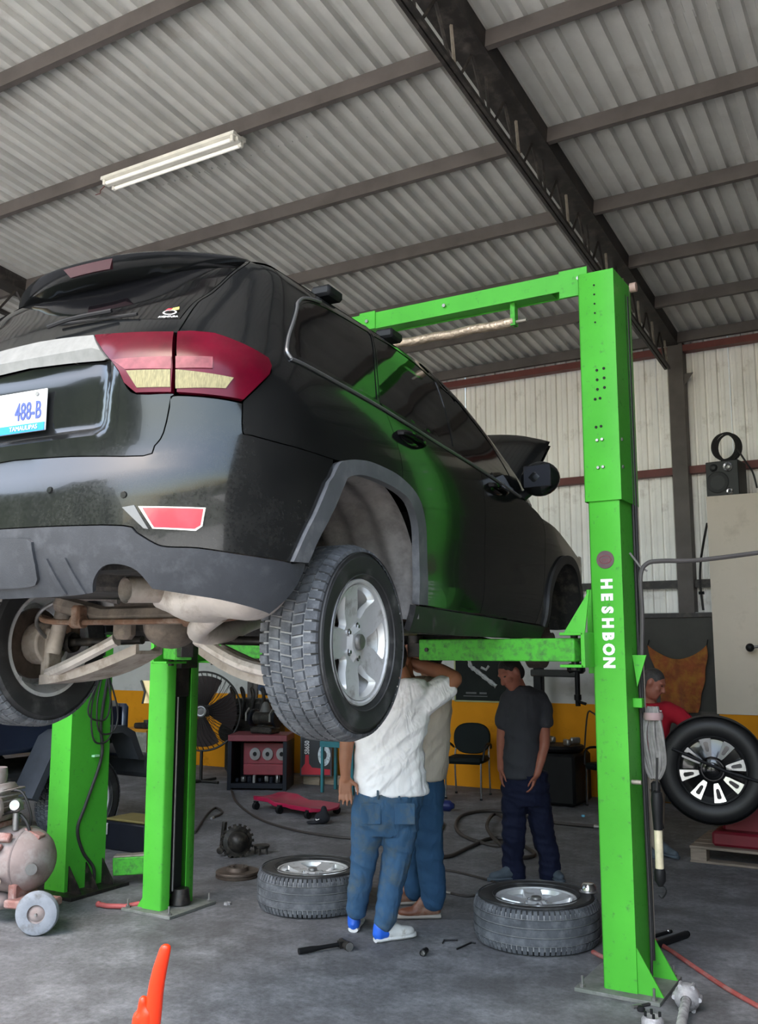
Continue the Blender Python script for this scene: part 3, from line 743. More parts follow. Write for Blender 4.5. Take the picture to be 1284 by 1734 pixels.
def chain(*segs, n=4):
    """each seg is a list of chart points; smoothed on its own and joined"""
    out = []
    for s in segs:
        s = [cv(p) for p in s]
        if len(s) > 2: s = [CP((p.x, p.y)) for p in smooth_path([(a, b, 0) for a, b in s], n)]
        for p in s:
            if not out or (abs(p[0] - out[-1][0]) + abs(p[1] - out[-1][1])) > 1e-4: out.append(CP(p))
    if abs(out[0][0] - out[-1][0]) + abs(out[0][1] - out[-1][1]) < 1e-4: out.pop()
    return out
def sym(half):
    """right half from centre bottom round to centre top -> full outline"""
    return half + [CP((-a, b)) for a, b in reversed(half) if a > 1e-6]
def panel(name, poly, m, holes=(), off=0.0, step=.045, upper=None, thick=.014, gap=.0022, parent=None, mirror=False, label=None):
    parent = parent or CAR
    poly = [cv(p) for p in poly]; holes = [[cv(p) for p in h] for h in holes]
    P = inset_poly(poly, gap) if gap else poly
    mb = MB()
    slab(mb, P, list(holes), step, lambda a, b: car_S(a, b, upper) + car_N(a, b, upper) * off, lambda a, b: car_S(a, b, upper) + car_N(a, b, upper) * (off - thick))
    o = mb.build(name, m, parent, smooth=38, label=label)
    if mirror:
        c = o.copy(); link(c, parent); c.scale = (1, -1, 1); o['twin'] = 1
        del o['twin']; return o, c
    return o
# ---- chart lines (T, z)
seam_up = [(.5815, 1.4575), (.5957, 1.502), (.6229, 1.609), (.6617, 1.657), (.7183, 1.760), (.80, 1.84), (.86, 1.885)]
lamp_out = [(.5815, 1.4546), (.6262, 1.4557), (.7009, 1.4463), (.7956, 1.4066), (.8705, 1.3694), (.8817, 1.3379), (.8731, 1.3011), (.78, 1.1907), (.6981, 1.1985), (.5666, 1.2111)]
lamp_in = [(.2779, 1.4825), (.43, 1.468), (.5739, 1.4537), (.553, 1.2117), (.4321, 1.2189), (.3915, 1.2591), (.3543, 1.3491)]
bseam = [(.7776, 1.1822), (.7742, 1.0854), (.8009, 1.074), (.9053, 1.0627), (1.03, 1.066)]
ctop = [(0, .7765), (.25, .772), (.4755, .7626), (.5154, .7382), (.565, .7026), (.6002, .6908), (.6815, .6875), (.7972, .6709), (.9065, .6592), (.9289, .6541)]
fo = NT([(.8236, .6597), (.8763, .7713), (.9535, .9072), (1.022, 1.020), (1.0888, 1.0697), (1.2631, 1.101), (1.42, 1.102), (1.5773, 1.0876), (1.7342, 1.0402), (1.8237, .9564), (1.8676, .8405), (1.8851, .6206), (1.9075, .5582)])
fi = NT([(.8837, .662), (.932, .7542), (.9967, .85), (1.0873, .9756), (1.1293, 1.0144), (1.2596, 1.0404), (1.4733, 1.0355), (1.6517, 1.0044), (1.7416, .9348), (1.7833, .832), (1.7952, .6157), (1.8131, .5569)])
tg_low = [(0, 1.033), (.2044, 1.022), (.4606, .9999), (.4925, 1.0334), (.5194, 1.0768), (.5464, 1.1997)]
belt = [(.9203, 1.4279), (.9437, 1.402), CP((.9624, 1.4018)), (1.4679, 1.3827), (1.9485, 1.3476), (2.5728, 1.3095), (3.3075, 1.2518)]
qg = [(.9457, 1.4423), (.9666, 1.5324), (1.0166, 1.6581), (1.11, 1.735), (1.30, 1.782), (1.69, 1.800), (1.705, 1.785), (1.498, 1.4142), (1.25, 1.424), (1.0044, 1.4327)]
rg = [(1.745, 1.797), (1.95, 1.807), (2.20, 1.790), (2.4096, 1.7481), (2.3997, 1.5955), (2.3147, 1.367), (1.90, 1.386), (1.525, 1.408)]
fg = [(2.4485, 1.7348), (2.65, 1.70), (2.844, 1.640), (3.02, 1.53), (3.1328, 1.430), (3.27, 1.285), (2.90, 1.302), (2.6456, 1.3200), (2.3407, 1.352), (2.425, 1.59)]
mid = [(2.655, 1.306), (2.652, 1.1), (2.650, .90), (2.665, .75), (2.625, .541)]
frc = [(3.735, 1.178), (3.775, 1.08), (3.765, .95), (3.775, .80), (3.71, .6555), (3.6262, .5116)]
qg = NT([(.8532, 1.4423), (.8897, 1.5324), (.975, 1.645), (1.10, 1.735), (1.30, 1.782), (1.69, 1.800), (1.705, 1.785), (1.498, 1.4142), (1.25, 1.424), (.9727, 1.4347), (.8729, 1.4319)])
QG = NT([(q.x, q.y) for q in smooth_path([(a, b, 0) for a, b in qg[:6]], 4)] + qg[6:])
# ---- panels
tailgate = panel('tailgate', sym(chain(tg_low, [(.5464, 1.1997), (.553, 1.2117), (.4321, 1.2189), (.3915, 1.2591), (.3543, 1.3491), (.3386, 1.367), (.2, 1.379), (0, 1.387)], n=3)), m_paint, step=.022)
upper_gate = panel('tailgate_upper', sym(chain([(0, 1.5), (.15, 1.494), (.2779, 1.4825), (.43, 1.468), (.5815, 1.455)], seam_up[1:], [(.86, 1.885), (.80, 1.862), (.735, 1.80)], [(.735, 1.80), (.70, 1.755), (.648, 1.665), (.605, 1.607), (.578, 1.525)], [(.578, 1.525), (.4904, 1.533), (.2543, 1.575), (0, 1.595)], n=3)), m_paint, step=.035)
panel('rear_glass', sym(chain([(0, 1.597), (.2543, 1.577), (.4904, 1.535), (.576, 1.527)], [(.576, 1.527), (.603, 1.609), (.646, 1.668), (.697, 1.757), (.74, 1.815)], [(.74, 1.815), (.4, 1.845), (0, 1.85)])), m_glassb, off=-.004)
panel('chrome_bar', sym(chain([(0, 1.389), (.2, 1.381), (.3386, 1.369)], [(.3386, 1.369), (.2800, 1.480)], [(.2800, 1.480), (.15, 1.491), (0, 1.497)])), m_bar, off=.012, thick=.03)
for s in (1,):
    for nm, poly, subs in (('tail_lamp', lamp_in, [('clear_lens', [(.4013, 1.3014), (.5518, 1.2919), (.55, 1.2305), (.4386, 1.237)], m_clear), ('milky_lens', [(.3588, 1.3509), (.5601, 1.3401), (.5538, 1.294), (.3982, 1.3064)], m_milk)]),
                           ('tail_lamp', lamp_out, [('clear_lens', [(.5687, 1.291), (.7532, 1.2653), (.7252, 1.2259), (.5663, 1.2245)], m_clear), ('milky_lens', [(.5737, 1.3394), (.6922, 1.3369), (.6883, 1.2949), (.5687, 1.2954)], m_milk)])):
        o = panel(nm, chain(poly, n=3) if nm == 'x' else poly, m_red, off=.010, thick=.03, step=.03, label='dark red tail lamp lens')
        for sn, sp, sm in subs: panel(sn, sp, sm, off=.0125, thick=.006, step=.03, parent=o, gap=.0)
        c = copy_tree(o, CAR); c.scale = (1, -1, 1)
refl = [(.5278, .8192), (.6931, .815), (.6877, .7604), (.6723, .7486), (.5646, .7543)]
refl_o = [(.516, .8245), (.6985, .819), (.6925, .7585), (.675, .743), (.5605, .750)]
bumper = panel('bumper', sym(chain(ctop, fo[:4], [fo[3], (1.03, 1.066)], list(reversed(bseam)), [(.7776, 1.1822), (.6981, 1.1925), (.5666, 1.2035), (.5464, 1.1957)], list(reversed(tg_low)), n=3)), m_paint, step=.05)
o = panel('reflector', refl, m_red2, off=.006, thick=.012, step=.03, gap=0, label='red bumper reflector'); c = o.copy(); link(c, CAR); c.scale = (1, -1, 1)
o, c = panel('reflector_surround', refl_o, m_chrome, holes=[refl], off=.005, thick=.012, step=.03, gap=0, mirror=True)
o, c = panel('bumper_step_trim', [(.468, .823), (.503, .829), (.548, .749), (.535, .752)], m_trim, off=.003, thick=.008, step=.03, gap=0, mirror=True)
notch = [(.3727, .5469), (.3823, .5889), (.4148, .6301), (.4621, .6363), (.5126, .6143), (.5514, .5569)]
panel('bumper_cladding', sym(chain([(0, .5348), (.2693, .5378), (.3727, .5469)], notch, [(.5514, .5569), (.6584, .5358), (.737, .5214), (.8516, .4893), (.8785, .4783)], [(.8785, .4783), (.9378, .562), (.9635, .658), (.9289, .6541)], list(reversed(ctop)), n=3)), m_clad, off=.004, thick=.02)
# raised tow panel and strakes in the middle of the lower cladding
panel('tow_cover', sym(chain([(0, .575), (.14, .577), (.185, .60), (.175, .70), (.155, .735), (0, .742)], n=2)), m_clad, off=.016, thick=.02, step=.03, gap=0)
for a in (.262, .33):
    q, c = panel('cladding_rib', [(a, .548), (a + .02, .549), (a - .035, .665), (a - .05, .665)], m_clad, off=.012, thick=.014, step=.03, gap=0, mirror=True)
quarter = chain([(.5815, 1.4575)], seam_up, [(.86, 1.885), (1.2, 1.885), (1.735, 1.885)], [(1.735, 1.885), (1.725, 1.80), (1.52, 1.41), (1.55, 1.385)], [(1.55, 1.385), (1.585, 1.29), (1.6292, 1.178), (1.6345, 1.078)], [p for p in reversed(fo) if p[0] < 1.63 and p[1] > 1.05] + [(1.03, 1.066)], list(reversed(bseam)), [(.78, 1.1907), (.8731, 1.3011), (.8817, 1.3379), (.8705, 1.3694), (.7956, 1.4066), (.7009, 1.4463), (.6262, 1.4557)], n=3)
panel('quarter_panel', quarter, m_paint, holes=[QG], mirror=True, upper=False)
panel('quarter_window', QG, m_glassb, off=-.003, mirror=True, upper=True, gap=.001)
rdoor = chain([(1.6345, 1.078), (1.6292, 1.178), (1.585, 1.29), (1.55, 1.385)], [(1.55, 1.385), (1.9485, 1.352), (2.5728, 1.3125), (2.655, 1.306)], mid, [(2.625, .541), (2.3487, .542), (1.923, .5536)], [(1.923, .5536), (1.9075, .5582), (1.8851, .6206), (1.8676, .8405), (1.8237, .9564), (1.7342, 1.0402), (1.6345, 1.078)], n=3)
panel('rear_door', rdoor, m_paint, mirror=True, upper=False)
fdoor = chain([(2.655, 1.306), (3.0, 1.279), (3.3075, 1.254), (3.60, 1.213), (3.735, 1.178)], frc, [(3.6262, .5116), (2.9783, .5285), (2.625, .541)], list(reversed(mid)), n=3)
panel('front_door', fdoor, m_paint, mirror=True, upper=False)
fa = [(3.8577, .5059), (3.8662, .6551), (3.93, .75), (4.0234, .836), (4.16, .91), (4.30, .935), (4.45, .925), (4.58, .87), (4.66, .77), (4.70, .66)]
fender = chain([(3.735, 1.178), (4.0384, 1.155), (4.3262, 1.090), (4.60, 1.02), (4.72, .97), (4.74, .66)], [(4.74, .66), (4.70, .66)], list(reversed(fa)), [(3.8577, .5059), (3.6262, .5116)], list(reversed(frc)), n=3)
panel('front_fender', fender, m_paint, mirror=True, upper=False)
fao = [(3.80, .5059), (3.81, .66), (3.875, .785), (3.985, .885), (4.14, .965), (4.30, .992), (4.47, .98), (4.62, .92), (4.715, .80), (4.755, .66)]
panel('front_wheel_flare', chain(fao, list(reversed(fa)), n=3), m_sill, off=.018, thick=.03, mirror=True, upper=False, gap=0)
panel('rear_wheel_flare', chain(fo, list(reversed(fi)), n=4), m_flare, off=.016, thick=.035, mirror=True, upper=False, gap=0)
panel('sill_cladding', chain([(1.80, .553), (1.923, .549), (2.3487, .538), (2.9783, .5245), (3.86, .503)], [(3.86, .43), (2.47, .428), (1.83, .437)], n=3), m_sill, off=.006, thick=.03, mirror=True, upper=False)
# greenhouse side: frame with the two door windows
frame = chain([(1.55, 1.388), (1.9485, 1.3555), (2.5728, 1.316), (3.3075, 1.2575), (3.45, 1.24)], [(3.45, 1.24), (3.35, 1.33), (3.21, 1.47), (3.0, 1.645), (2.80, 1.74), (2.5, 1.82), (2.25, 1.865), (1.735, 1.885)], [(1.735, 1.885), (1.725, 1.80), (1.52, 1.41)], n=3)
panel('window_frame', frame, m_paint, holes=[rg, fg], mirror=True, upper=True, thick=.02)
panel('door_window', rg, m_glassb, off=-.003, mirror=True, upper=True, gap=.001)
panel('door_window', fg, m_glassb, off=-.003, mirror=True, upper=True, gap=.001)
def on_side(a, b, off=0.0, up=None):
    a = arc_T(a); return car_S(a, b, up) + car_N(a, b, up) * off
def strip(name, pts, r, m, up=None, off=.004, mirror=True):
    P = [car_S(a, b, up) + car_N(a, b, up) * off for a, b in chain(pts, n=5)]
    o = MB().tube(P, r, 6).build(name, m, CAR)
    if mirror: c = o.copy(); link(c, CAR); c.scale = (1, -1, 1)
    return o
strip('window_trim', belt[1:], .007, m_trim, False)
strip('window_trim', NT([(1.25, 1.790), (1.08, 1.745), (.955, 1.650), (.868, 1.535), (.832, 1.44), (.8502, 1.405)]), .007, m_trim, True)
# roof, windshield, nose
def outline(z, n=30):
    xe = soft(K_WS, z); te = 1.0 + (xe - .62 - XC) + .7
    R = [car_S(t, z, True) for t in [0.02 + .98 * i / 12 for i in range(13)] + [1 + (te - 1) * i / n for i in range(1, n + 1)]]
    return R + [Vector((p.x, -p.y, p.z)) for p in reversed(R)]
mb = MB(); mb.loft([outline(z) for z in (1.86, 1.885, 1.905, 1.92, 1.93)], False, True); mb.build('roof', m_paint, CAR)
def ws(u, v, s=1):
    z = lerp(1.245, 1.87, v); xe = soft(K_WS, z); te = 1.0 + (xe - .62 - XC)
    p = car_S(te + .7 * lerp(.34, 1.0, u), z, True); return p
mb = MB(); mb.grid(lambda u, v: ws(u, v), 10, 12); mb.grid(lambda u, v: Vector((1, -1, 1)) * ws(u, v), 10, 12); mb.build('windshield', m_glassb, CAR)
def apil(u, v):
    z = lerp(1.24, 1.87, v); xe = soft(K_WS, z); te = 1.0 + (xe - .62 - XC)
    return car_S(te + .7 * lerp(-.02, .35, u), z, True)
for s in (1, -1): MB().grid(lambda u, v: Vector((1, s, 1)) * apil(u, v) if s > 0 else Vector((apil(u, v).x, -apil(u, v).y, apil(u, v).z)), 6, 12).build('pillar', m_paint, CAR)
def nose(u, v):
    z = lerp(.55, 1.02, v); te = 1.0 + (soft(K_NOSE, z) - .45 - XC)
    return car_S(lerp(te - .02, te + .7, u), z, False)
mb = MB(); mb.grid(nose, 14, 10); mb.grid(lambda u, v: Vector((nose(u, v).x, -nose(u, v).y, nose(u, v).z)), 14, 10); mb.build('front_bumper', m_paint, CAR)
MB().box2((2.1, -.80, 1.02), (3.55, .80, 1.05)).box2((2.05, -.86, 1.02), (2.12, .86, 1.22)).build('engine_bay_tray', m_sill, CAR)
# raised hood
def hood(u, v):
    L = 1.22 * v; y = lerp(-.80, .80, u) * (1 - .05 * v ** 3); a = math.radians(36.5)
    h = .035 * (1 - (2 * u - 1) ** 2) - .05 * v ** 3 - .05 * abs(2 * u - 1) ** 6
    if v > .97 : L -= .10 * abs(2 * u - 1) ** 3
    return Vector((2.33 + L * math.cos(a) - h * math.sin(a), y, 1.26 + L * math.sin(a) + h * math.cos(a)))
mb = MB(); mb.grid(hood, 24, 14); mb.grid(lambda u, v: hood(u, v) + Vector((.012, 0, -.03)), 24, 14); mb.build('hood', m_paint, CAR)
mb = MB(); mb.tube([hood(u, .2) + Vector((.02, 0, -.04)) for u in (.1, .3, .5, .7, .9)], .02, 6); mb.tube([hood(.12, v) + Vector((.02, 0, -.04)) for v in (.1, .5, .9)], .02, 6); mb.build('hood_brace', m_sill, CAR)
# spoiler across the top of the tailgate, with the third brake lamp
def spx(y): return -.61 + .23 * (abs(y) / .62) ** 2.4
def spz(y): return 1.905 - .02 * (abs(y) / .62) ** 3
rings = []
for i in range(33):
    y = lerp(-.655, .655, i / 32); e = abs(y) / .655; x = spx(y); z = spz(y) - (.05 * max(0, e - .93) / .07); th = 1 - max(0, e - .9) / .1 * .85
    rings.append([Vector((x + .35, y * .93, 1.935 - .05 * e ** 3)), Vector((x + .09, y, z + .012 * th)), Vector((x + .012, y, z + .004)), Vector((x, y, z - .004)), Vector((x + .008, y, z - .016 * th)), Vector((x + .055, y, z - .052 * th)), Vector((x + .10, y * .985, z - .072 * th)), Vector((x + .35, y * .93, 1.87))])
MB().loft(rings, True, True).build('roof_spoiler', m_paint, CAR, smooth=35)
mb = MB(); ys = [lerp(-.13, .13, i / 10) for i in range(11)]
mb.loft([[Vector((spx(y) + a, y * k, spz(y) + b)) for a, b, k in ((.004, -.012, 1.0), (.02, -.045, .8), (.04, -.040, .8), (.03, -.006, 1))] for y in ys], True, True)
mb.build('brake_lamp', mat('dull pink brake lamp', (.055, .018, .023), .35, 0, .1, 12, spec=.3), CAR)
# door handles, mirrors, roof rails
for a0, z0 in ((1.62, 1.292), (2.74, 1.235)):
    P = [on_side(a0 + .02, z0 + .006, -.004), on_side(a0 + .04, z0, .030), on_side(a0 + .12, z0 - .005, .038), on_side(a0 + .22, z0 - .012, .030), on_side(a0 + .245, z0 - .012, -.004)]
    mb = MB().tube(smooth_path(P, 5), .0135, 8); mb.sphere(on_side(a0 + .13, z0 - .004, .004), (.11, .012, .03))
    o = mb.build('door_handle', m_glassb, CAR); c = o.copy(); link(c, CAR); c.scale = (1, -1, 1)
for s in (1, -1):
    mb = MB(); R = Euler((0, 0, s * math.radians(-10))).to_matrix()
    mb.sphere((2.08, -1.05 * s, 1.365), (.085, .125, .105), 20, 12, R); mb.tube([(2.12, -.90 * s, 1.25), (2.10, -.98 * s, 1.30)], .03, 8)
    o = mb.build('side_mirror', m_paint, CAR)
    MB().bevbox((2.003, -1.055 * s, 1.37), (.012, .18, .135), .005, R).build('mirror_glass', mat('mirror glass', (.03, .03, .034), .08, .6, 0), o)
    for x in (.22, .86): MB().bevbox((x, -.64 * s, 1.938), (.13, .10, .05), .012).build('rail_clamp', m_black, CAR)
# licence plate
m_plate = mat('white licence plate', (.50, .50, .50), .5, 0, .04, spec=.2)
m_pblue = mat('plate blue', (.02, .22, .62), .4, 0, .05); m_pnum = mat('plate number blue', (.045, .07, .26), .5, 0, 0)
PN = (1.295 + 1.137) / 2; PXc = -.925
PY = .035; PXc = -.888
mb = MB().bevbox((PXc + .004, PY, PN), (.006, .30, .155), .003); pl = mb.build('licence_plate', m_plate, CAR)
PM = RM((0, -1, 0), (0, 0, 1), (-1, 0, 0))
MB().box((PXc, PY, PN - .062), (.004, .292, .030)).build('blue_band', m_pblue, pl)
text('plate_number', '488-B', .092, Matrix.Translation((PXc - .0005, PY - .062, PN - .002)) @ PM.to_4x4(), m_pnum, pl, .0012, .0012, sx=.60)
text('plate_band_text', 'TAMAULIPAS', .024, Matrix.Translation((PXc - .0035, PY - .045, PN - .062)) @ PM.to_4x4(), m_white, pl, .0006)
MB().cyl((PXc - .002, PY - .105, PN + .060), (PXc - .006, PY - .105, PN + .060), .008, n=10).cyl((PXc - .002, PY + .105, PN + .060), (PXc - .006, PY + .105, PN + .060), .008, n=10).build('plate_screw', m_grey_metal, pl)
# sticker on the rear glass
sp_ = on_side(.535, 1.552, .001, True); sn_ = car_N(.535, 1.552, True); up_ = (Vector((0, 0, 1)) - sn_ * sn_.z).normalized(); rt_ = up_.cross(sn_)
SM = Matrix.Translation(sp_) @ RM(rt_, up_, sn_).to_4x4()
text('glass_sticker', 'AVENTURA', .014, SM @ Matrix.Translation((0, -.02, .002)), m_white, CAR, .0004, .0004)
MB().lathe([(.026, 0), (.020, .001)], n=20).xform(SM @ Matrix.Translation((0, .008, .002)) @ Matrix.Diagonal((1, .6, 1, 1))).build('sticker_ring', m_white, CAR)
MB().add([(-.02, .022, .002), (.0, .018, .002), (.004, .036, .002), (-.012, .034, .002)], [(0, 1, 2, 3)]).xform(SM).build('sticker_patch', m_red2, CAR)
MB().add([(.002, .020, .002), (.03, .026, .002), (.028, .044, .002), (.006, .037, .002)], [(0, 1, 2, 3)]).xform(SM).build('sticker_patch', mat('sticker yellow', (.7, .6, .1), .5, 0, 0), CAR)
# wiper
MB().tube(smooth_path([on_side(0.02, 1.545, .03, True), on_side(.15, 1.56, .035, True), on_side(.32, 1.572, .03, True)], 5), .008, 6).tube([on_side(.05, 1.575, .012, True), on_side(.42, 1.556, .012, True)], .006, 6).build('rear_wiper', m_black, CAR)
# parking sensors and tow-hook cap on the bumper
for a, z in ((.465, .865), (.20, .90), (-.20, .90)):
    p = on_side(a, z, .001); n_ = car_N(a, z); MB().cyl(p, p + n_ * .004, .012, .010, n=16).build('parking_sensor', m_paint, CAR)
# ================================================================ underbody of the raised car
m_under = mat('black undercoat', (.020, .019, .018), .8, 0, .3, 8, dirt=((.10, .085, .07), .3, 10))
m_liner = mat('dusty wheel-well liner', (.20, .185, .175), .85, 0, .3, 5, dirt=((.09, .08, .075), .4, 7))
m_tan = mat('road-dusted steel', (.36, .31, .27), .7, .25, .25, 9, dirt=((.17, .13, .10), .35, 10))
m_dirty = mat('oily dusty casting', (.13, .105, .085), .7, .2, .35, 12, dirt=((.24, .19, .15), .3, 10))
m_rust = mat('rusty steel', (.14, .075, .045), .8, .2, .35, 14, dirt=((.25, .19, .15), .35, 12))
m_alu = mat('dusty aluminium arm', (.52, .47, .43), .55, .45, .15, 9, dirt=((.30, .25, .21), .25, 10))
MB().box2((-.72, -.55, .64), (3.5, .55, .68)).box2((.55, -.84, .56), (2.4, .84, .60)).build('floor_pan', m_under, CAR, smooth=0)
# ribbed wheel-well liners
for s in (1, -1):
    for xc, R0 in ((0, .492), (2.915, .45)):
        mb = MB()
        def lin(u, v, xc=xc, R0=R0, s=s):
            a = lerp(-.10, PI - .02, u); y = lerp(.90 if a > 2.2 else .935, .50, v); r = R0 + .012 * math.sin(v * 6 * PI)
            return Vector((xc + (.035 if xc < 1 else 0) + r * 1.06 * math.cos(a), -s * y, .545 + r * 1.06 * math.sin(a)))
        mb.grid(lin, 40, 30); mb.build('wheel_liner', m_liner if xc < 1 else m_under, CAR, smooth=60)
        MB().grid(lambda u, v: Vector((xc + .47 * (2 * u - 1), -s * .50, .62 + .5 * v)), 4, 4).build('inner_wheelhouse', m_under, CAR)
# rear wheels hanging at full droop
for s in (1, -1):
    wv = make_wheel('wheel', 0, CAR); wv.location = (0, -.822 * s, .3875)
    zc = Vector((0, -s, .0)); R = RM((0, math.cos(.30), math.sin(.30)) if False else (math.cos(.35), 0, math.sin(.35)), Vector((0, -s, 0)).cross(Vector((math.cos(.35), 0, math.sin(.35)))), (0, -s, 0))
    wv.rotation_euler = R.to_euler()
    # hub carrier, struts and arms behind it
    MB().cyl((0, -.70 * s, .3875), (0, -.80 * s, .3875), .10, n=20).box((0, -.70 * s, .33), (.09, .05, .26)).build('hub_carrier', m_tan, CAR, bevel=.01)
    MB().bevbox((.10, -.69 * s, .45), (.10, .07, .15), .02).build('brake_caliper', m_rust, CAR)
    MB().cyl((-.09, -.60 * s, .34), (-.05, -.56 * s, .66), .034, n=16).cyl((-.06, -.57 * s, .60), (-.05, -.56 * s, .72), .045, n=16).build('shock_absorber', m_tan, CAR)
    MB().tube(smooth_path([(-.05, -.66 * s, .25), (-.12, -.45 * s, .30), (-.10, -.22 * s, .40)], 5), [.026] * 10 + [.03], 8).build('lower_link', m_alu, CAR)
    mb = MB(); rings = []
    for t in range(9):
        u = t / 8; c = Vector((lerp(.02, .06, u), -s * lerp(.70, .17, u), lerp(.22, .36, u) - .03 * math.sin(PI * u))); w_ = lerp(.09, .13, math.sin(PI * u)); h_ = .022
        rings.append([c + Vector((a * w_, 0, b * h_)) for a, b in ((-1, -1), (1, -1), (1, 1), (.8, 1), (.75, -.3), (-.75, -.3), (-.8, 1), (-1, 1))])
    mb.loft(rings, True, True); mb.build('lower_control_arm', m_tan, CAR, smooth=35)
    MB().tube(smooth_path([(.05, -.66 * s, .56), (.02, -.5 * s, .60), (.04, -.34 * s, .58)], 5), .018, 8).build('upper_link', m_alu, CAR)
    MB().tube(smooth_path([(-.02, -.70 * s, .40), (-.12, -.68 * s, .47), (-.16, -.60 * s, .54), (-.10, -.50 * s, .60)], 5), .009, 6).build('brake_hose', m_grey_metal, CAR)
    MB().cyl((0, -.16 * s, .40), (0, -.66 * s, .3875), .019, n=12).lathe([(.045, 0), (.05, .02), (.036, .04), (.042, .055), (.03, .08)], (0, -.56 * s, .39), (0, -s, 0), 16).build('drive_shaft', m_grease, CAR)
# stabiliser bar, subframe and differential
MB().tube(smooth_path([(-.02, .60, .47), (-.20, .56, .50), (-.25, .40, .475), (-.25, -.40, .475), (-.20, -.56, .50), (-.02, -.60, .47)], 6), .0125, 8).build('stabiliser_bar', m_rust, CAR)
for s in (1, -1): MB().bevbox((-.25, .30 * s, .50), (.06, .05, .09), .01).cyl((-.25, .27 * s, .475), (-.25, .33 * s, .475), .028, n=12).build('bar_bracket', m_rust, CAR)
MB().tube([(-.16, -.5, .56), (-.20, -.2, .50), (-.20, .2, .50), (-.16, .5, .56)], .04, 8).tube([(.22, -.5, .58), (.22, .5, .58)], .04, 8).build('rear_subframe', m_dirty, CAR)
MB().sphere((0, 0, .46), (.14, .11, .10), 18, 12).cyl((.05, 0, .46), (.34, 0, .47), .065, .05, n=14).bevbox((-.12, .16, .47), (.07, .10, .14), .02).build('differential', m_dirty, CAR)
# exhaust: tailpipe, muffler box lying crosswise, front pipe
rings = []
for i in range(17):
    u = i / 16; y = lerp(-.36, -.86, u); e = math.sin(PI * min(1, max(0, (u * .94 + .03)))) ** .35
    rings.append([Vector((-.50 + .15 * e * math.copysign(abs(math.cos(t)) ** .7, math.cos(t)), y, .545 + .085 * e * math.copysign(abs(math.sin(t)) ** .8, math.sin(t)) + .01 * math.sin(u * 14))) for t in [2 * PI * k / 20 for k in range(20)]])
MB().loft(rings, True, True).build('muffler', m_alu, CAR, smooth=50)
MB().tube(smooth_path([(-.42, -.56, .50), (-.36, -.42, .44), (-.25, -.36, .42), (-.05, -.33, .43), (.3, -.28, .50), (.9, -.25, .55)], 6), .042, 14).build('exhaust_pipe', m_alu, CAR)
tip = [(-.52, -.46, .575), (-.62, -.42, .57), (-.74, -.385, .565)]
mb = MB().tube(smooth_path(tip, 4), .046, 20, caps=False); mb.tube(smooth_path(tip, 4), .041, 20, caps=False); mb.build('tail_pipe', m_tan, CAR)
MB().cyl((-.60, -.43, .57), (-.61, -.425, .57), .041, n=20).build('pipe_rust_disc', m_rust, CAR)
MB().tube([(-.50, -.40, .66), (-.52, -.38, .60)], .012, 6).sphere((-.53, -.30, .555), .022).build('exhaust_hanger', m_rubber, CAR)
# spare wheel well, tank and heat shield further forward
MB().cyl((-.36, .10, .575), (-.36, .10, .66), .30, n=36).build('spare_wheel_tub', m_under, CAR, bevel=.02)
MB().bevbox((.75, .25, .50), (.75, .9, .2), .05).build('fuel_tank', m_under, CAR)
MB().cyl((.3, -.0, .47), (2.4, 0, .52), .035, n=12).build('propeller_shaft', m_grease, CAR)
MB().tube([(1.2, -.25, .52), (2.6, -.22, .52)], .035, 10).bevbox((1.7, -.25, .5), (.5, .2, .12), .04).build('front_exhaust', m_rust, CAR)
MB().bevbox((2.5, 0, .50), (.9, .7, .22), .06).build('gearbox', m_grease, CAR)
for s in (1, -1):
    MB().tube([(.6, -.80 * s, .46), (2.4, -.80 * s, .45)], .03, 6).build('sill_seam', m_under, CAR)
    # bare front hubs: wheels are off
    MB().cyl((2.915, -.70 * s, .40), (2.915, -.80 * s, .40), .165, n=36).cyl((2.915, -.80 * s, .40), (2.915, -.86 * s, .40), .07, n=20).build('front_brake_disc', m_disc, CAR)
    MB().bevbox((2.78, -.73 * s, .44), (.10, .10, .18), .02).build('front_caliper', m_rust, CAR)
    MB().tube([(2.92, -.70 * s, .34), (2.92, -.3 * s, .42)], .035, 8).build('front_control_arm', m_grease, CAR)
    MB().cyl((2.90, -.62 * s, .40), (2.88, -.56 * s, .95), .05, n=14).lathe([(.075, z) for z in (0, .3)], (2.885, -.58 * s, .6), (0, 0, 1), 18).build('front_strut', m_grease, CAR)
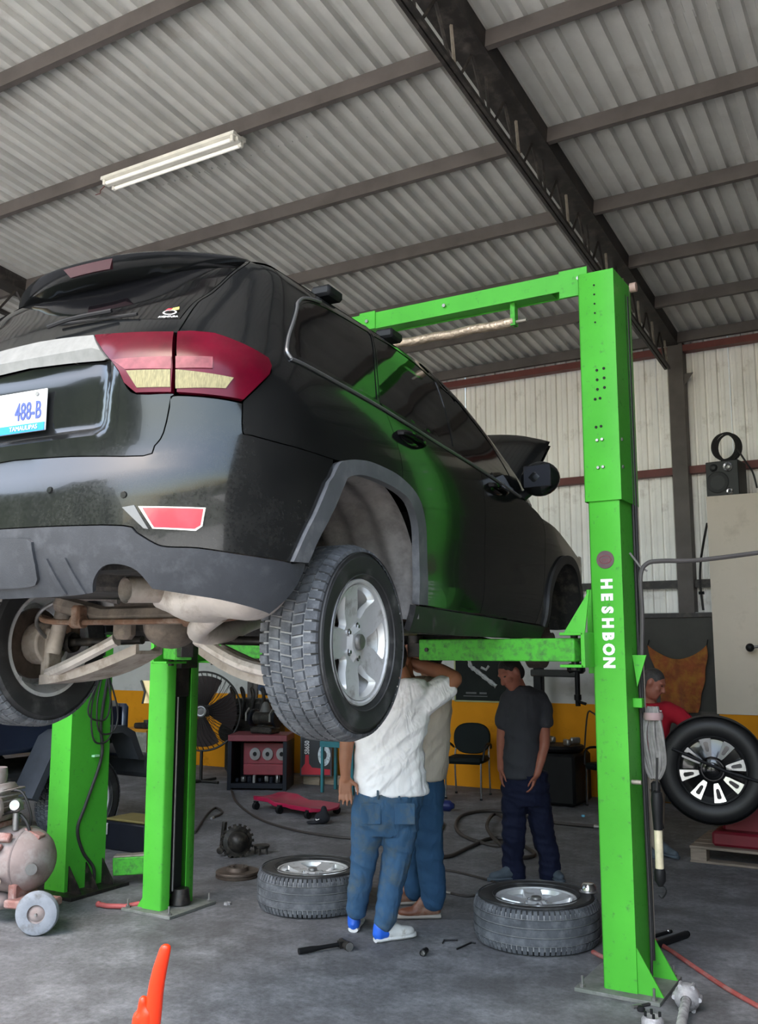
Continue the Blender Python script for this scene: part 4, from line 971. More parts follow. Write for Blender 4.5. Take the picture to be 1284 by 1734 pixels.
# ================================================================ people
from mathutils import noise as mnoise
_cy, _sy = math.cos(math.radians(30.5)), math.sin(math.radians(30.5)); _cp, _sp = math.cos(math.radians(8.28)), math.sin(math.radians(8.28))
C_FW = Vector((-_sy * _cp, _cy * _cp, _sp)); C_R = Vector((_cy, _sy, 0)); C_U = C_R.cross(C_FW)
def at(px, py, d):
    """point at depth d (metres) whose measured place in the 1284x1734 photograph is px, py"""
    return Vector((0, 0, 1.75)) + (C_FW + C_R * ((px - 642) / 1600) - C_U * ((py - 867) / 1600)) * d
F_H = Vector((-_sy, _cy, 0))     # horizontal view direction
class Blob(MB):
    """closed overlapping shapes fused into one skin by a voxel remesh"""
    def cap(s, p0, p1, r0, r1=None, n=14):
        r1 = r0 if r1 is None else r1; p0 = Vector(p0); p1 = Vector(p1); d = p1 - p0
        R = frame_z(d) if d.length > 1e-6 else Matrix.Identity(3); rings = []
        for a in (-85, -60, -30, 0): rings.append((p0 + R @ Vector((0, 0, r0 * math.sin(math.radians(a)))), r0 * math.cos(math.radians(a))))
        for a in (0, 30, 60, 85): rings.append((p1 + R @ Vector((0, 0, r1 * math.sin(math.radians(a)))), r1 * math.cos(math.radians(a))))
        return s.loft([[c + R @ Vector((math.cos(2 * PI * k / n) * r, math.sin(2 * PI * k / n) * r, 0)) for k in range(n)] for c, r in rings], True, True)
    def chain(s, pts): 
        for (a, ra), (b, rb) in zip(pts, pts[1:]): s.cap(a, b, ra, rb)
        return s
    def rings(s, rr, side, front, n=24):
        """rr: (centre, half width along side, half depth along front)"""
        return s.loft([[c + side * (w * math.cos(2 * PI * k / n)) + front * (d * math.sin(2 * PI * k / n)) for k in range(n)] for c, w, d in rr], True, True)
    def fuse(s, name, m, parent=None, voxel=.012, it=6, label=None, fold=None):
        o = s.build(name, m, parent, smooth=0, fix=True, label=label)
        md = o.modifiers.new('fuse', 'REMESH'); md.mode = 'VOXEL'; md.voxel_size = voxel; md.use_smooth_shade = True
        sm = o.modifiers.new('relax', 'SMOOTH'); sm.factor = .5; sm.iterations = it
        bpy.context.view_layer.update()
        me = bpy.data.meshes.new_from_object(o.evaluated_get(bpy.context.evaluated_depsgraph_get()))
        o.modifiers.clear(); old = o.data; o.data = me; me.shade_smooth(); bpy.data.meshes.remove(old); me.name = name
        if fold:
            amp, sx, sz, tilt = fold; co = [(v.co.copy(), v.normal.copy()) for v in me.vertices]
            for v, (c, n) in zip(me.vertices, co):
                t = c.dot(C_R); q = Vector((c.x * sx + 7, c.y * sx, (c.z + tilt * t) * sz)); w = mnoise.noise(q) + .4 * mnoise.noise(q * 2.1)
                v.co = c + n * (amp * (1 - 2.6 * abs(w)))
            me.update()
        return o
def cloth(name, col, fold=.5, scale=9, stretch=(1, 1, .35), stain=None):
    if name in MATS: return MATS[name]
    m = mat(name, col, .85, 0, .10, 5, dirt=stain, spec=.2)
    N, L = m.node_tree.nodes, m.node_tree.links; b = N['Principled BSDF']
    tc = N.new('ShaderNodeTexCoord'); mp = N.new('ShaderNodeMapping'); mp.inputs['Scale'].default_value = stretch; mp.inputs['Rotation'].default_value = (.3, .4, .2); L.new(tc.outputs['Object'], mp.inputs['Vector'])
    n = N.new('ShaderNodeTexNoise'); n.inputs['Scale'].default_value = scale; n.inputs['Detail'].default_value = 2.5; n.inputs['Distortion'].default_value = .8; L.new(mp.outputs['Vector'], n.inputs['Vector'])
    bp = N.new('ShaderNodeBump'); bp.inputs['Strength'].default_value = fold; bp.inputs['Distance'].default_value = .05; L.new(n.outputs['Fac'], bp.inputs['Height']); L.new(bp.outputs['Normal'], b.inputs['Normal'])
    return m
m_skin = mat('tanned skin', (.32, .135, .075), .5, 0, .12, 9, bump=.08, bs=150)
m_skin2 = mat('ruddy skin', (.36, .13, .085), .5, 0, .12, 9, bump=.08, bs=150)
m_hair = mat('dark hair', (.012, .010, .009), .6, 0, .3, 30, bump=.5, bs=90)
m_hair2 = mat('greying hair', (.05, .045, .042), .6, 0, .4, 30, bump=.5, bs=90)
def hand(bl, wrist, down, across, palm, k=1.0, curl=.35):
    """palm plus five fingers; down = wrist to fingertips, across = towards the thumb side, palm = palm normal"""
    w = Vector(wrist); d = Vector(down).normalized(); a = Vector(across).normalized(); p = Vector(palm).normalized()
    def P(u, v, h=0): return w + d * (u * k) + a * (v * k) + p * (h * k)
    for v in (-.030, -.010, .010, .030): bl.cap(P(.010, v * .75), P(.085, v), .0145 * k, .0125 * k, 10)
    for v, L, r in ((.033, .068, .0092), (.011, .078, .0095), (-.011, .072, .0092), (-.032, .055, .0082)):
        q = P(.088, v * 1.05); ang = 0.0; s3 = [.45, .32, .23]
        for i, f in enumerate(s3):
            ang += curl * (.55, .9, .7)[i]
            e = q + (d * math.cos(ang) + p * math.sin(ang) + a * (v * 1.4)) .normalized() * (L * f * k)
            bl.cap(q, e, r * k * (1 - .1 * i), r * k * (.92 - .1 * i), 8); q = e
    q = P(.022, .034); e = q + (d * .55 + a * .75 + p * .25).normalized() * .042 * k; bl.cap(q, e, .0135 * k, .0115 * k, 8)
    e2 = e + (d * .9 + a * .22 + p * .3).normalized() * .030 * k; bl.cap(e, e2, .011 * k, .009 * k, 8)
    e3 = e2 + (d * .95 + p * .3).normalized() * .022 * k; bl.cap(e2, e3, .0095 * k, .0075 * k, 8)
def head(bl, c, look, up, k=1.0):
    """skull, jaw, nose, brow, ears; c = head centre. returns frame"""
    f = Vector(look).normalized(); u = Vector(up); u = (u - f * u.dot(f)).normalized(); s = u.cross(f); R = RM(f, s, u); c = Vector(c)
    def P(x, y, z): return c + R @ Vector((x * k, y * k, z * k))
    bl.sphere(P(-.008, 0, .022), (.098 * k, .078 * k, .098 * k), 18, 12, R)
    bl.sphere(P(.028, 0, -.035), (.066 * k, .060 * k, .085 * k), 16, 10, R)
    bl.sphere(P(.058, 0, -.088), (.034 * k, .036 * k, .024 * k), 12, 8, R)
    bl.cap(P(.088, 0, .018), P(.108, 0, -.020), .011 * k, .0165 * k, 10)
    for sy in (-1, 1):
        bl.cap(P(.082, .010 * sy, .040), P(.070, .048 * sy, .036), .014 * k, .012 * k, 8)
        bl.sphere(P(.062, .040 * sy, -.020), (.026 * k, .024 * k, .022 * k), 10, 8, R)
        bl.sphere(P(-.008, .080 * sy, .002), (.020 * k, .010 * k, .034 * k), 10, 8, R)
    bl.cap(P(.088, -.018, -.050), P(.088, .018, -.050), .009 * k, .009 * k, 8); bl.cap(P(.084, -.016, -.062), P(.084, .016, -.062), .009 * k, .009 * k, 8)
    return P, R
m_eye = mat('dark eyes', (.02, .015, .012), .3, 0, 0)
def eyes(P, parent, R, k=1.0):
    for sy in (-1, 1): MB().sphere(P(.079, .030 * sy, .018), (.008 * k, .014 * k, .006 * k), 10, 6, R).build('eye', m_eye, parent)
def hair(P, R, parent, m, k=1.0, back=1.0):
    b = Blob(); b.sphere(P(-.016, 0, .034), (.100 * k, .083 * k, .098 * k), 18, 12, R)
    b.sphere(P(-.050, 0, -.002), (.060 * k, .076 * k, .080 * k), 14, 10, R)
    return b.fuse('hair', m, parent, .009, 3)
def shoe(parent, heel, dirn, L, mu, ms, mh=None, h=.10):
    d = Vector(dirn); d.z = 0; d.normalize(); s = Vector((0, 0, 1)).cross(d); heel = Vector(heel); heel.z = 0
    def P(x, y, z): return heel + d * (x * L) + s * y + Vector((0, 0, z))
    prof = [(0.02, .030, .0), (.10, .037, 0), (.35, .034, .002), (.62, .045, .0), (.85, .043, 0), (.97, .028, .004), (1.0, .012, .006)]
    rings = []
    for x, w, y0 in prof: rings.append([P(x, w * math.cos(t), .016 + .016 * math.sin(t)) for t in [2 * PI * q / 14 for q in range(14)]])
    so = MB().loft(rings, True, True).build('sole', ms, parent, smooth=50)
    b = Blob()
    b.rings([(P(.06, 0, .030), .001, .03), (P(.06, 0, .035), .031, .02), ], s, d) if False else None
    b.cap(P(.12, 0, .055), P(.16, 0, h), .036, .040); b.cap(P(.16, 0, .055), P(.55, 0, .045), .036, .036); b.cap(P(.55, 0, .045), P(.86, 0, .038), .040, .030)
    b.cap(P(.30, 0, h - .01), P(.55, 0, .06), .034, .034); b.sphere(P(.70, 0, .040), (.07, .043, .030), 14, 8, RM(d, s, (0, 0, 1)))
    up = b.fuse('shoe', mu, parent, .008, 4)
    if mh:
        hb = Blob(); hb.cap(P(.115, 0, .045), P(.13, 0, h - .012), .0405, .0415); hb.sphere(P(.20, 0, .05), (.07, .0405, .035), 12, 8, RM(d, s, (0, 0, 1))); hb.fuse('heel_counter', mh, parent, .008, 3)
    return up
m_jeans = cloth('blue denim', (.042, .098, .185), .45, 11, (1, 1, .45), ((.10, .12, .12), .35, 6))
m_jeans2 = cloth('mid blue denim', (.030, .080, .16), .4, 11, (1, 1, .45))
m_navy = cloth('navy work trousers', (.010, .013, .035), .5, 10, (1, 1, .4))
m_tee = cloth('white cotton', (.93, .92, .95), .6, 10, (1, 1, .5), ((.50, .46, .46), .10, 4))
m_beige = cloth('beige cotton', (.55, .49, .42), .6, 8, (1, 1, .35))
m_grey_t = cloth('dark grey cotton', (.048, .050, .060), .5, 8, (1, 1, .4))
m_red_t = cloth('red cotton', (.35, .012, .025), .5, 8, (1, 1, .4))
m_tan_t = cloth('tan trousers', (.34, .28, .23), .5, 9, (1, 1, .4))

# ---- man in the white T-shirt, seen from behind
dA = 5.80
A = empty('person', (at(640, 1588, dA).x, at(640, 1588, dA).y, 0)); tag(A, 'man in white T-shirt and blue jeans, back turned, one arm raised to the car', 'person')
Ai = Matrix.Translation(-A.location)
def px(x, y, dd=0.0): return at(x, y, dA + dd) - A.location
b = Blob()
b.rings([(px(664, 1343), .226, .155), (px(661, 1318), .218, .152), (px(659, 1285), .212, .150), (px(661, 1250), .214, .150), (px(668, 1215), .213, .148), (px(676, 1188), .205, .130), (px(684, 1166, -.01), .155, .100), (px(692, 1150), .09, .075)], C_R, F_H)
b.chain([(px(712, 1190), .095), (px(738, 1176, .03), .085), (px(752, 1166, .06), .079)]); b.chain([(px(640, 1190, -.0), .095), (px(612, 1215, -.02), .080), (px(602, 1232, -.02), .074)])
b.fuse('t_shirt', m_tee, A, .0085, 7, fold=(.010, 3.5, 9, -.8))
b = Blob()
b.rings([(px(662, 1334), .208, .142), (px(656, 1362), .213, .150), (px(651, 1392), .205, .148), (px(651, 1412), .15, .12)], C_R, F_H)
b.chain([(px(624, 1392), .104), (px(615, 1462), .080), (px(607, 1515, .02), .068), (px(604, 1540, .03), .064)])
b.chain([(px(680, 1395), .108), (px(669, 1465), .085), (px(658, 1525, -.04), .070), (px(652, 1558, -.06), .066)])
b.fuse('jeans', m_jeans, A, .0085, 5, fold=(.006, 3.5, 11, .35))
for x in (640, 676): MB().bevbox(px(x, 1346, -.150), (.014, .012, .055), .003, RM(C_R, F_H, (0, 0, 1))).build('belt_loop', m_jeans, A)
for x in (628, 686): MB().bevbox(px(x, 1378, -.150), (.125, .010, .125), .006, RM(C_R, F_H, (0, 0, 1))).build('back_pocket', m_jeans, A)
b = Blob()
b.chain([(px(750, 1168, .05), .058), (px(768, 1150, .08), .056), (px(745, 1137, .16), .052), (px(712, 1127, .26), .040), (px(696, 1121, .30), .033)])
hand(b, px(696, 1121, .30), C_R * -.55 + Vector((0, 0, .75)) + F_H * .3, C_R * -.4 + F_H * .8, C_R * -.6 - Vector((0, 0, .3)), 1.0, .5)
b.chain([(px(602, 1228, -.02), .052), (px(588, 1252, -.02), .047), (px(585, 1285, -.05), .040), (px(585, 1318, -.06), .029)])
hand(b, px(585, 1316, -.06), Vector((0, 0, -1)) + C_R * .0, C_R * 1.0, -F_H, 1.02, .30)
Pn, Rn = head(b, px(668, 1118, .06), F_H + C_R * .1 + Vector((0, 0, .25)), (0, 0, 1)); b.cap(px(674, 1130, .03), px(686, 1162, .0), .056, .066)
A.name = 'person'
sk = b.fuse('body', m_skin, A, .007, 3)
hair(Pn, Rn, A, m_hair); eyes(Pn, A, Rn)
m_sh_w = mat('white trainer leather', (.66, .65, .63), .5, 0, .12, 14, dirt=((.30, .27, .22), .2, 20)); m_sh_b = mat('royal blue trainer heel', (.02, .12, .62), .45)
h1 = onf = at(598, 1581, 5.893) - A.location; shoe(A, h1, F_H + C_R * .12, .285, m_sh_w, m_sh_w, m_sh_b)
h2 = at(634, 1592, 5.70) - A.location; shoe(A, h2, C_R * .85 + F_H * .42, .285, m_sh_w, m_sh_w, m_sh_b)

# ---- man in the beige shirt behind him, side on
dB = 6.30
B = empty('person', (at(722, 1545, dB).x, at(722, 1545, dB).y, 0)); tag(B, 'man in beige shirt, jeans and brown boots, half hidden behind the white T-shirt', 'person')
def px(x, y, dd=0.0): return at(x, y, dB + dd) - B.location
b = Blob()
b.rings([(px(722, 1316), .125, .20), (px(726, 1290), .128, .20), (px(728, 1250), .130, .205), (px(732, 1205), .130, .21), (px(735, 1170), .120, .20), (px(734, 1148), .08, .12)], C_R, F_H)
b.chain([(px(728, 1165, -.18), .075), (px(706, 1165, -.26), .068)]); b.chain([(px(728, 1165, .18), .075), (px(706, 1160, .24), .068)])
b.fuse('shirt', m_beige, B, .010, 6, fold=(.010, 3.5, 7, -1.2))
b = Blob()
b.rings([(px(722, 1306), .118, .175), (px(722, 1335), .125, .18), (px(722, 1365), .11, .17)], C_R, F_H)
b.chain([(px(724, 1350, -.09), .105), (px(726, 1430, -.09), .092), (px(733, 1500, -.08), .086), (px(734, 1523, -.07), .078)])
b.chain([(px(716, 1350, .09), .105), (px(704, 1430, .12), .09), (px(702, 1506, .14), .076)])
b.fuse('jeans', m_jeans2, B, .010, 4, fold=(.006, 3.5, 10, .3))
b = Blob()
for sd in (-1, 1):
    b.chain([(px(706, 1163, .24 * sd), .05), (px(690, 1150, .26 * sd), .046), (px(688, 1122, .22 * sd), .038), (px(690, 1104, .20 * sd), .03)])
    hand(b, px(690, 1104, .20 * sd), Vector((0, 0, 1)), F_H * -sd, C_R * -1.0, 1.0, .4)
Pn, Rn = head(b, px(722, 1112, .0), C_R * -1 + Vector((0, 0, .3)), (0, 0, 1)); b.cap(px(726, 1128), px(732, 1160), .055, .065)
b.fuse('body', m_skin, B, .008, 3); hair(Pn, Rn, B, m_hair); eyes(Pn, B, Rn)
m_boot = mat('brown boot leather', (.16, .055, .028), .45, 0, .25, 12, dirt=((.22, .16, .12), .3, 12)); m_bsole = mat('dusty boot sole', (.30, .27, .24), .8)
shoe(B, at(748, 1553, 6.22) - B.location, C_R * -1 - F_H * .05, .30, m_boot, m_bsole, None, .15)
shoe(B, at(718, 1530, 6.56) - B.location, C_R * -1 - F_H * .1, .30, m_boot, m_bsole, None, .15)

# ---- man in the dark grey T-shirt
dC = 7.30
Cc = empty('person', (at(890, 1488, dC).x, at(890, 1488, dC).y, 0)); tag(Cc, 'man in dark grey T-shirt and navy trousers with his head bowed', 'person')
def px(x, y, dd=0.0): return at(x, y, dC + dd) - Cc.location
b = Blob()
b.rings([(px(883, 1316), .152, .15), (px(883, 1290), .150, .15), (px(883, 1255), .148, .15), (px(884, 1220), .155, .145), (px(887, 1192), .180, .13), (px(888, 1172), .150, .10), (px(880, 1160), .08, .075)], C_R, F_H)
b.chain([(px(912, 1186), .082), (px(920, 1204, -.02), .075), (px(922, 1220, -.03), .070)]); b.chain([(px(864, 1188), .082), (px(856, 1208, -.02), .07), (px(853, 1222, -.03), .068)])
b.fuse('t_shirt', m_grey_t, Cc, .010, 5, fold=(.008, 4, 7, .5))
b = Blob()
b.rings([(px(888, 1306), .175, .135), (px(890, 1335), .188, .14), (px(892, 1362), .17, .13)], C_R, F_H)
b.chain([(px(872, 1350), .098), (px(870, 1415, -.03), .088), (px(868, 1450), .080), (px(872, 1478), .086)]); b.chain([(px(910, 1350), .098), (px(920, 1415, .02), .086), (px(930, 1450), .078), (px(932, 1482), .082)])
b.fuse('trousers', m_navy, Cc, .010, 4, fold=(.009, 4.5, 12, .2))
b = Blob()
b.chain([(px(921, 1212, -.03), .050), (px(922, 1258, -.05), .044), (px(916, 1285, -.09), .040), (px(909, 1311, -.12), .030)])
hand(b, px(909, 1310, -.12), Vector((-.12, 0, -1)) - C_R * .15, F_H * -1 + C_R * -.5, C_R * -1.0, 1.0, .55)
b.chain([(px(853, 1216, -.03), .048), (px(850, 1255, -.02), .042), (px(849, 1302, .0), .03)]); hand(b, px(849, 1300, 0), Vector((0, 0, -1)), F_H * -1, C_R * 1.0, 1.0, .4)
Pn, Rn = head(b, px(866, 1141, -.02), C_R * -.80 - F_H * .45 + Vector((0, 0, -.55)), Vector((0, 0, 1)) - C_R * .5, 1.02); b.cap(px(872, 1150), px(882, 1178), .058, .068)
b.fuse('body', m_skin2, Cc, .008, 3); hair(Pn, Rn, Cc, m_hair); eyes(Pn, Cc, Rn)
m_dsh = mat('dusty blue-grey shoe', (.07, .09, .11), .7, 0, .2, 14)
shoe(Cc, at(886, 1487, 7.27) - Cc.location, C_R * -1 - F_H * .25, .29, m_dsh, m_dsh); shoe(Cc, at(930, 1484, 7.40) - Cc.location, C_R * .2 - F_H * 1, .28, m_dsh, m_dsh)

# ---- man in the red shirt bending behind the right column
dD = 8.15
D = empty('person', (at(1106, 1446, dD).x, at(1106, 1446, dD).y, 0)); tag(D, 'man in red T-shirt leaning over beside the dark alloy wheel', 'person')
def px(x, y, dd=0.0): return at(x, y, dD + dd) - D.location
b = Blob()
b.rings([(px(1095, 1290), .17, .14), (px(1096, 1262), .175, .145), (px(1099, 1230), .185, .14), (px(1104, 1206), .185, .12), (px(1106, 1190), .13, .09)], C_R, F_H)
b.chain([(px(1128, 1202, -.03), .08), (px(1150, 1212, -.10), .075), (px(1162, 1222, -.16), .070)]); b.chain([(px(1078, 1206, -.02), .08), (px(1070, 1232, -.08), .074)])
b.fuse('t_shirt', m_red_t, D, .014, 5)
MB().bevbox(px(1116, 1204, -.135), (.05, .006, .012), .002, RM(C_R, F_H, (0, 0, 1))).build('shirt_print', m_white, D)
b = Blob()
b.rings([(px(1096, 1282), .165, .135), (px(1098, 1312), .17, .14), (px(1100, 1335), .15, .13)], C_R, F_H)
b.chain([(px(1084, 1325), .09), (px(1082, 1390), .078), (px(1080, 1435), .072)]); b.chain([(px(1110, 1325), .09), (px(1110, 1390), .078), (px(1108, 1436), .072)])
b.fuse('trousers', m_tan_t, D, .014, 4)
b = Blob()
b.chain([(px(1160, 1220, -.16), .048), (px(1170, 1245, -.20), .042), (px(1185, 1268, -.26), .03)]); hand(b, px(1185, 1268, -.26), C_R + Vector((0, 0, -.4)), F_H, Vector((0, 0, -1)), 1.0, .5)
b.chain([(px(1070, 1228, -.08), .048), (px(1072, 1262, -.12), .042), (px(1092, 1290, -.2), .03)]); hand(b, px(1092, 1290, -.2), C_R + Vector((0, 0, -.5)), Vector((0, 0, 1)), F_H, 1.0, .5)
Pn, Rn = head(b, px(1106, 1158, -.06), C_R * .75 - F_H * .45 + Vector((0, 0, -.45)), Vector((0, 0, 1)) + C_R * .3, 1.02); b.cap(px(1100, 1170, -.02), px(1100, 1200), .056, .07)
b.fuse('body', m_skin2, D, .009, 3); hair(Pn, Rn, D, m_hair2); eyes(Pn, D, Rn)
shoe(D, at(1084, 1446, 8.2) - D.location, C_R * .3 - F_H, .28, m_dsh, m_dsh); shoe(D, at(1110, 1446, 8.2) - D.location, C_R * .5 - F_H, .28, m_dsh, m_dsh)
# ================================================================ things on and near the floor
def thing(name, loc, label, cat, rz=0.0, group=None):
    o = empty(name, loc, rz); tag(o, label, cat, group); return o
Z3 = Vector((0, 0, 1))
# ---- the two removed wheels lying flat
w1 = make_wheel('removed_wheel', 1); w1.location = (-2.26, 5.74, TYRE_W / 2 + .004); w1.rotation_euler = (0, 0, .5)
tag(w1, 'removed alloy wheel with dusty tyre lying beside the right lift column', 'wheel', 'wheels taken off the black car')
w2 = make_wheel('removed_wheel', 1); w2.location = (-3.88, 5.68, TYRE_W / 2 + .004); w2.rotation_euler = (0, 0, 1.3)
tag(w2, 'removed alloy wheel with dusty tyre lying left of the white T-shirt man', 'wheel', 'wheels taken off the black car')
o = thing('hub_cap', (-1.99, 5.93, .262), 'small shiny metal cup resting on the flat tyre by the right column', 'cup')
MB().lathe([(.048, 0), (.052, .012), (.046, .04), (.034, .056), (.0, .060)], n=24, cap0=True).build('dome', m_chrome, o)
MB().lathe([(.053, .004), (.056, .010), (.053, .016)], n=24).build('rim_ring', m_grey_metal, o)

# ---- second lift post behind on the left
l2 = thing('vehicle_lift', (-5.65, 5.15, 0), 'green post of the neighbouring lift beside the dark blue car', 'vehicle lift')
def l2b(mb, n, m, **k): mb.xform(Matrix.Translation((5.65, -5.15, 0))); return mb.build(n, m, l2, **k)
c2 = column(l2, -5.77, -5.55, 5.16, .02, 3.8, -1, m_green, w=.38); c2.location = (5.65, -5.15, 0)
l2b(MB().box((-5.64, 5.16, .012), (.52, .56, .024)), 'base_plate', m_grease, bevel=.003)
for yy in (5.0, 5.16, 5.32):
    mb = MB(); plate_tri(mb, (-5.55, yy, .02), (-5.41, yy, .02), (-5.55, yy, .2), (0, 1, 0)); l2b(mb, 'gusset', m_grease)
l2b(MB().tube(smooth_path([(-5.545, 5.30, 1.55), (-5.535, 5.24, 1.2), (-5.535, 5.26, .95), (-5.54, 5.13, .62), (-5.54, 5.06, .45), (-5.54, 5.12, .28), (-5.53, 5.22, .15), (-5.52, 5.22, .04)], 8), .012, 8), 'hydraulic_hose', m_hose)
for k, (dy, zb) in enumerate(((0, 1.08), (.05, 1.14), (-.03, 1.24))):
    l2b(MB().tube(smooth_path([(-5.53, 5.24, 1.6), (-5.52, 5.13 + dy, 1.35), (-5.52, 5.16 + dy, zb), (-5.515, 5.30 + dy, zb - .01), (-5.52, 5.34 + dy, zb + .15), (-5.53, 5.27, 1.6)], 7), .007, 6), 'looped_cable', m_hose)
l2b(MB().box((-5.535, 5.20, .96), (.03, .05, .015)), 'hose_clip', mat('pale green clip', (.35, .7, .4), .5))
p, q = Vector((-5.52, 5.42, .13)), Vector((-5.2, 5.62, .15)); d = (q - p).normalized(); s_ = d.cross(Z3); R = RM(d, s_, s_.cross(d))
l2b(MB().box((p + q) / 2, ((q - p).length, .12, .13), R), 'arm', m_green_worn, bevel=.008)
l2b(MB().box((p + q) / 2 + Vector((0, 0, .071)), ((q - p).length, .10, .012), R), 'arm_top_wear', m_pale, bevel=.003)

# ---- dark blue off-road car behind the second lift
jp = thing('off_road_car', (-7.55, 5.2, 0), 'dark blue off-road car parked behind the neighbouring green post', 'car')
m_navy_p = mat('dark navy car paint', (.012, .018, .038), .3, 0, .1, 3, coat=.5)
m_jpl = mat('faded black flare plastic', (.045, .05, .06), .6, 0, .2, 6)
def jb(mb, n, m, **k): return mb.build(n, m, jp, **k)
jb(MB().bevbox((0, -1.2, .98), (1.5, 2.0, .62), .05), 'tub', m_navy_p)
jb(MB().bevbox((0, .85, 1.06), (1.32, 1.5, .40), .05), 'engine_hood', m_navy_p)
jb(MB().bevbox((0, 1.63, .98), (1.38, .08, .50), .03), 'grille', m_navy_p)
for k in range(7): jb(MB().box((-.27 + .09 * k, 1.68, .98), (.045, .02, .34)), 'grille_slot', m_black)
for s in (-1, 1):
    jb(MB().cyl((.48 * s, 1.66, 1.05), (.48 * s, 1.71, 1.05), .10, n=24), 'headlamp', m_milk if False else mat('headlamp glass', (.35, .38, .42), .1, .3, .05, coat=.5))
    jb(MB().lathe([(.10, 0), (.115, .02), (.10, .03)], (.48 * s, 1.68, 1.05), (0, 1, 0), 24), 'headlamp_ring', m_black)
    jb(MB().bevbox((.52 * s, -.3, 1.50), (.05, .05, .55), .01), 'windshield_pillar', m_navy_p)
    jb(MB().bevbox((.93 * s, -.42, 1.42), (.10, .20, .24), .04), 'side_mirror', m_black)
    for yc in (1.0, -1.55):
        # angular flare: rising edge, flat top, falling edge
        sec = [(-.66, .52), (-.40, 1.0), (-.30, 1.05), (.36, 1.05), (.50, .98), (.62, .74), (.56, .72), (.44, .93), (.34, .985), (-.27, .985), (-.36, .94), (-.60, .49)]
        mb = MB(); mb.prism([(a, b) for a, b in sec], .66, .93, RM((0, 1, 0), (0, 0, 1), (s, 0, 0)), (0, yc, 0)); jb(mb, 'wheel_flare', m_jpl)
        wv = make_wheel('wheel', 0, jp, False); wv.location = (s * .76, yc, .41); wv.scale = (1.06, 1.06, 1.0); wv.rotation_euler = (0, s * PI / 2, 0)
jb(MB().bevbox((0, -.28, 1.80), (1.45, .06, .08), .02).bevbox((0, -1.3, 1.86), (1.45, 2.1, .06), .03), 'roof', m_black)
jb(MB().grid(lambda u, v: Vector((lerp(-.70, .70, u), -.26 - .12 * v, lerp(1.25, 1.80, v))), 2, 2), 'windshield', m_glassb)
jb(MB().bevbox((0, 1.92, .62), (1.62, .22, .22), .05).bevbox((0, 1.78, .62), (.5, .2, .12), .02), 'front_bumper', m_jpl)
jb(MB().bevbox((.77, -.75, 1.0), (.04, .95, .5), .02), 'door', m_navy_p)
jb(MB().bevbox((.80, -.42, 1.12), (.03, .14, .03), .01), 'door_handle', m_black)
jb(MB().bevbox((0, -.2, .62), (1.1, 3.6, .12), .03), 'chassis', m_under)

# ---- air compressor on wheels at the left edge
cp = thing('air_compressor', tuple(Vector((-5.25, 4.45, 0)) - C_R * .18), 'dusty pinkish-brown air compressor tank on grey wheels at the left edge', 'air compressor')
m_cmp = mat('dusty faded red tank', (.26, .20, .185), .85, .05, .2, 5, dirt=((.36, .33, .31), .4, 6))
m_cmp2 = mat('dull red bracket', (.26, .12, .10), .8, 0, .2, 9, dirt=((.36, .3, .28), .3, 9))
m_gw = mat('grey solid rubber wheel', (.24, .255, .285), .8, 0, .15, 12, dirt=((.12, .11, .10), .3, 14))
ax = (C_R * .96 - F_H * .28).normalized(); ay = Z3.cross(ax); RC = RM(ax, ay, Z3)
def cb(mb, n, m, **k): mb.xform(RC.to_4x4()); return mb.build(n, m, cp, **k)
RT = .205; ZT = .39
prof = [(.012, .335), (.07, .325), (.12, .305), (.16, .27), (.19, .22), (RT, .16), (RT, -.60), (.19, -.66), (.12, -.74), (.01, -.77)]
cb(MB().lathe(prof, (-.02, 0, ZT), (1, 0, 0), 40, True, True), 'tank', m_cmp)
for x in (.15, -.58): cb(MB().lathe([(RT - .002, -.008), (RT + .004, 0), (RT - .002, .008)], (x, 0, ZT), (1, 0, 0), 40), 'weld_seam', m_cmp)
cb(MB().bevbox((-.32, -.02, ZT + RT + .012), (.62, .30, .03), .006), 'motor_plate', m_cmp2)
cb(MB().bevbox((.02, -.175, ZT + .165), (.24, .04, .055), .008, Euler((-.5, 0, 0)).to_matrix()).bevbox((-.02, -.20, ZT + .105), (.22, .03, .05), .008, Euler((-.9, 0, 0)).to_matrix()), 'mount_bracket', m_cmp2)
cb(MB().box((.20, -.02, ZT + RT - .045), (.13, .07, .05), Euler((0, .35, 0)).to_matrix()), 'lifting_handle', m_cmp2, bevel=.006)
cb(MB().cyl((.255, -.12, ZT - .02), (.30, -.17, ZT - .02), .036, n=20), 'pressure_port_cap', m_grey_metal)
cb(MB().cyl((.05, -.17, ZT - .09), (.12, -.26, ZT - .085), .018, n=12).cyl((.10, -.245, ZT - .086), (.13, -.275, ZT - .084), .023, n=12), 'drain_pipe', mat('pale brass fitting', (.50, .40, .30), .5, .4))
cb(MB().bevbox((.29, -.12, .16), (.30, .20, .05), .01).bevbox((.16, -.05, .22), (.06, .24, .10), .01), 'axle_bracket', m_cmp2)
for yy in (-.24,):
    wl = cb(MB().lathe([(.055, -.032), (.10, -.036), (.125, -.026), (.1325, -.008), (.1325, .008), (.125, .026), (.10, .036), (.055, .032)], (.41, yy, .1335), (0.35, -.94, 0), 32), 'wheel', m_gw)
    mb = MB().lathe([(.012, .030), (.035, .026), (.05, .014), (.062, .018), (.066, .030)], (.41, yy, .1335), (.35, -.94, 0), 28, True); mb.xform(RC.to_4x4()); mb.build('wheel_hub', m_cmp, wl)
    mb = MB().cyl((.41, yy, .1335), (.427, yy - .045, .1335), .008, n=8); mb.xform(RC.to_4x4()); mb.build('axle_end', m_grey_metal, wl)
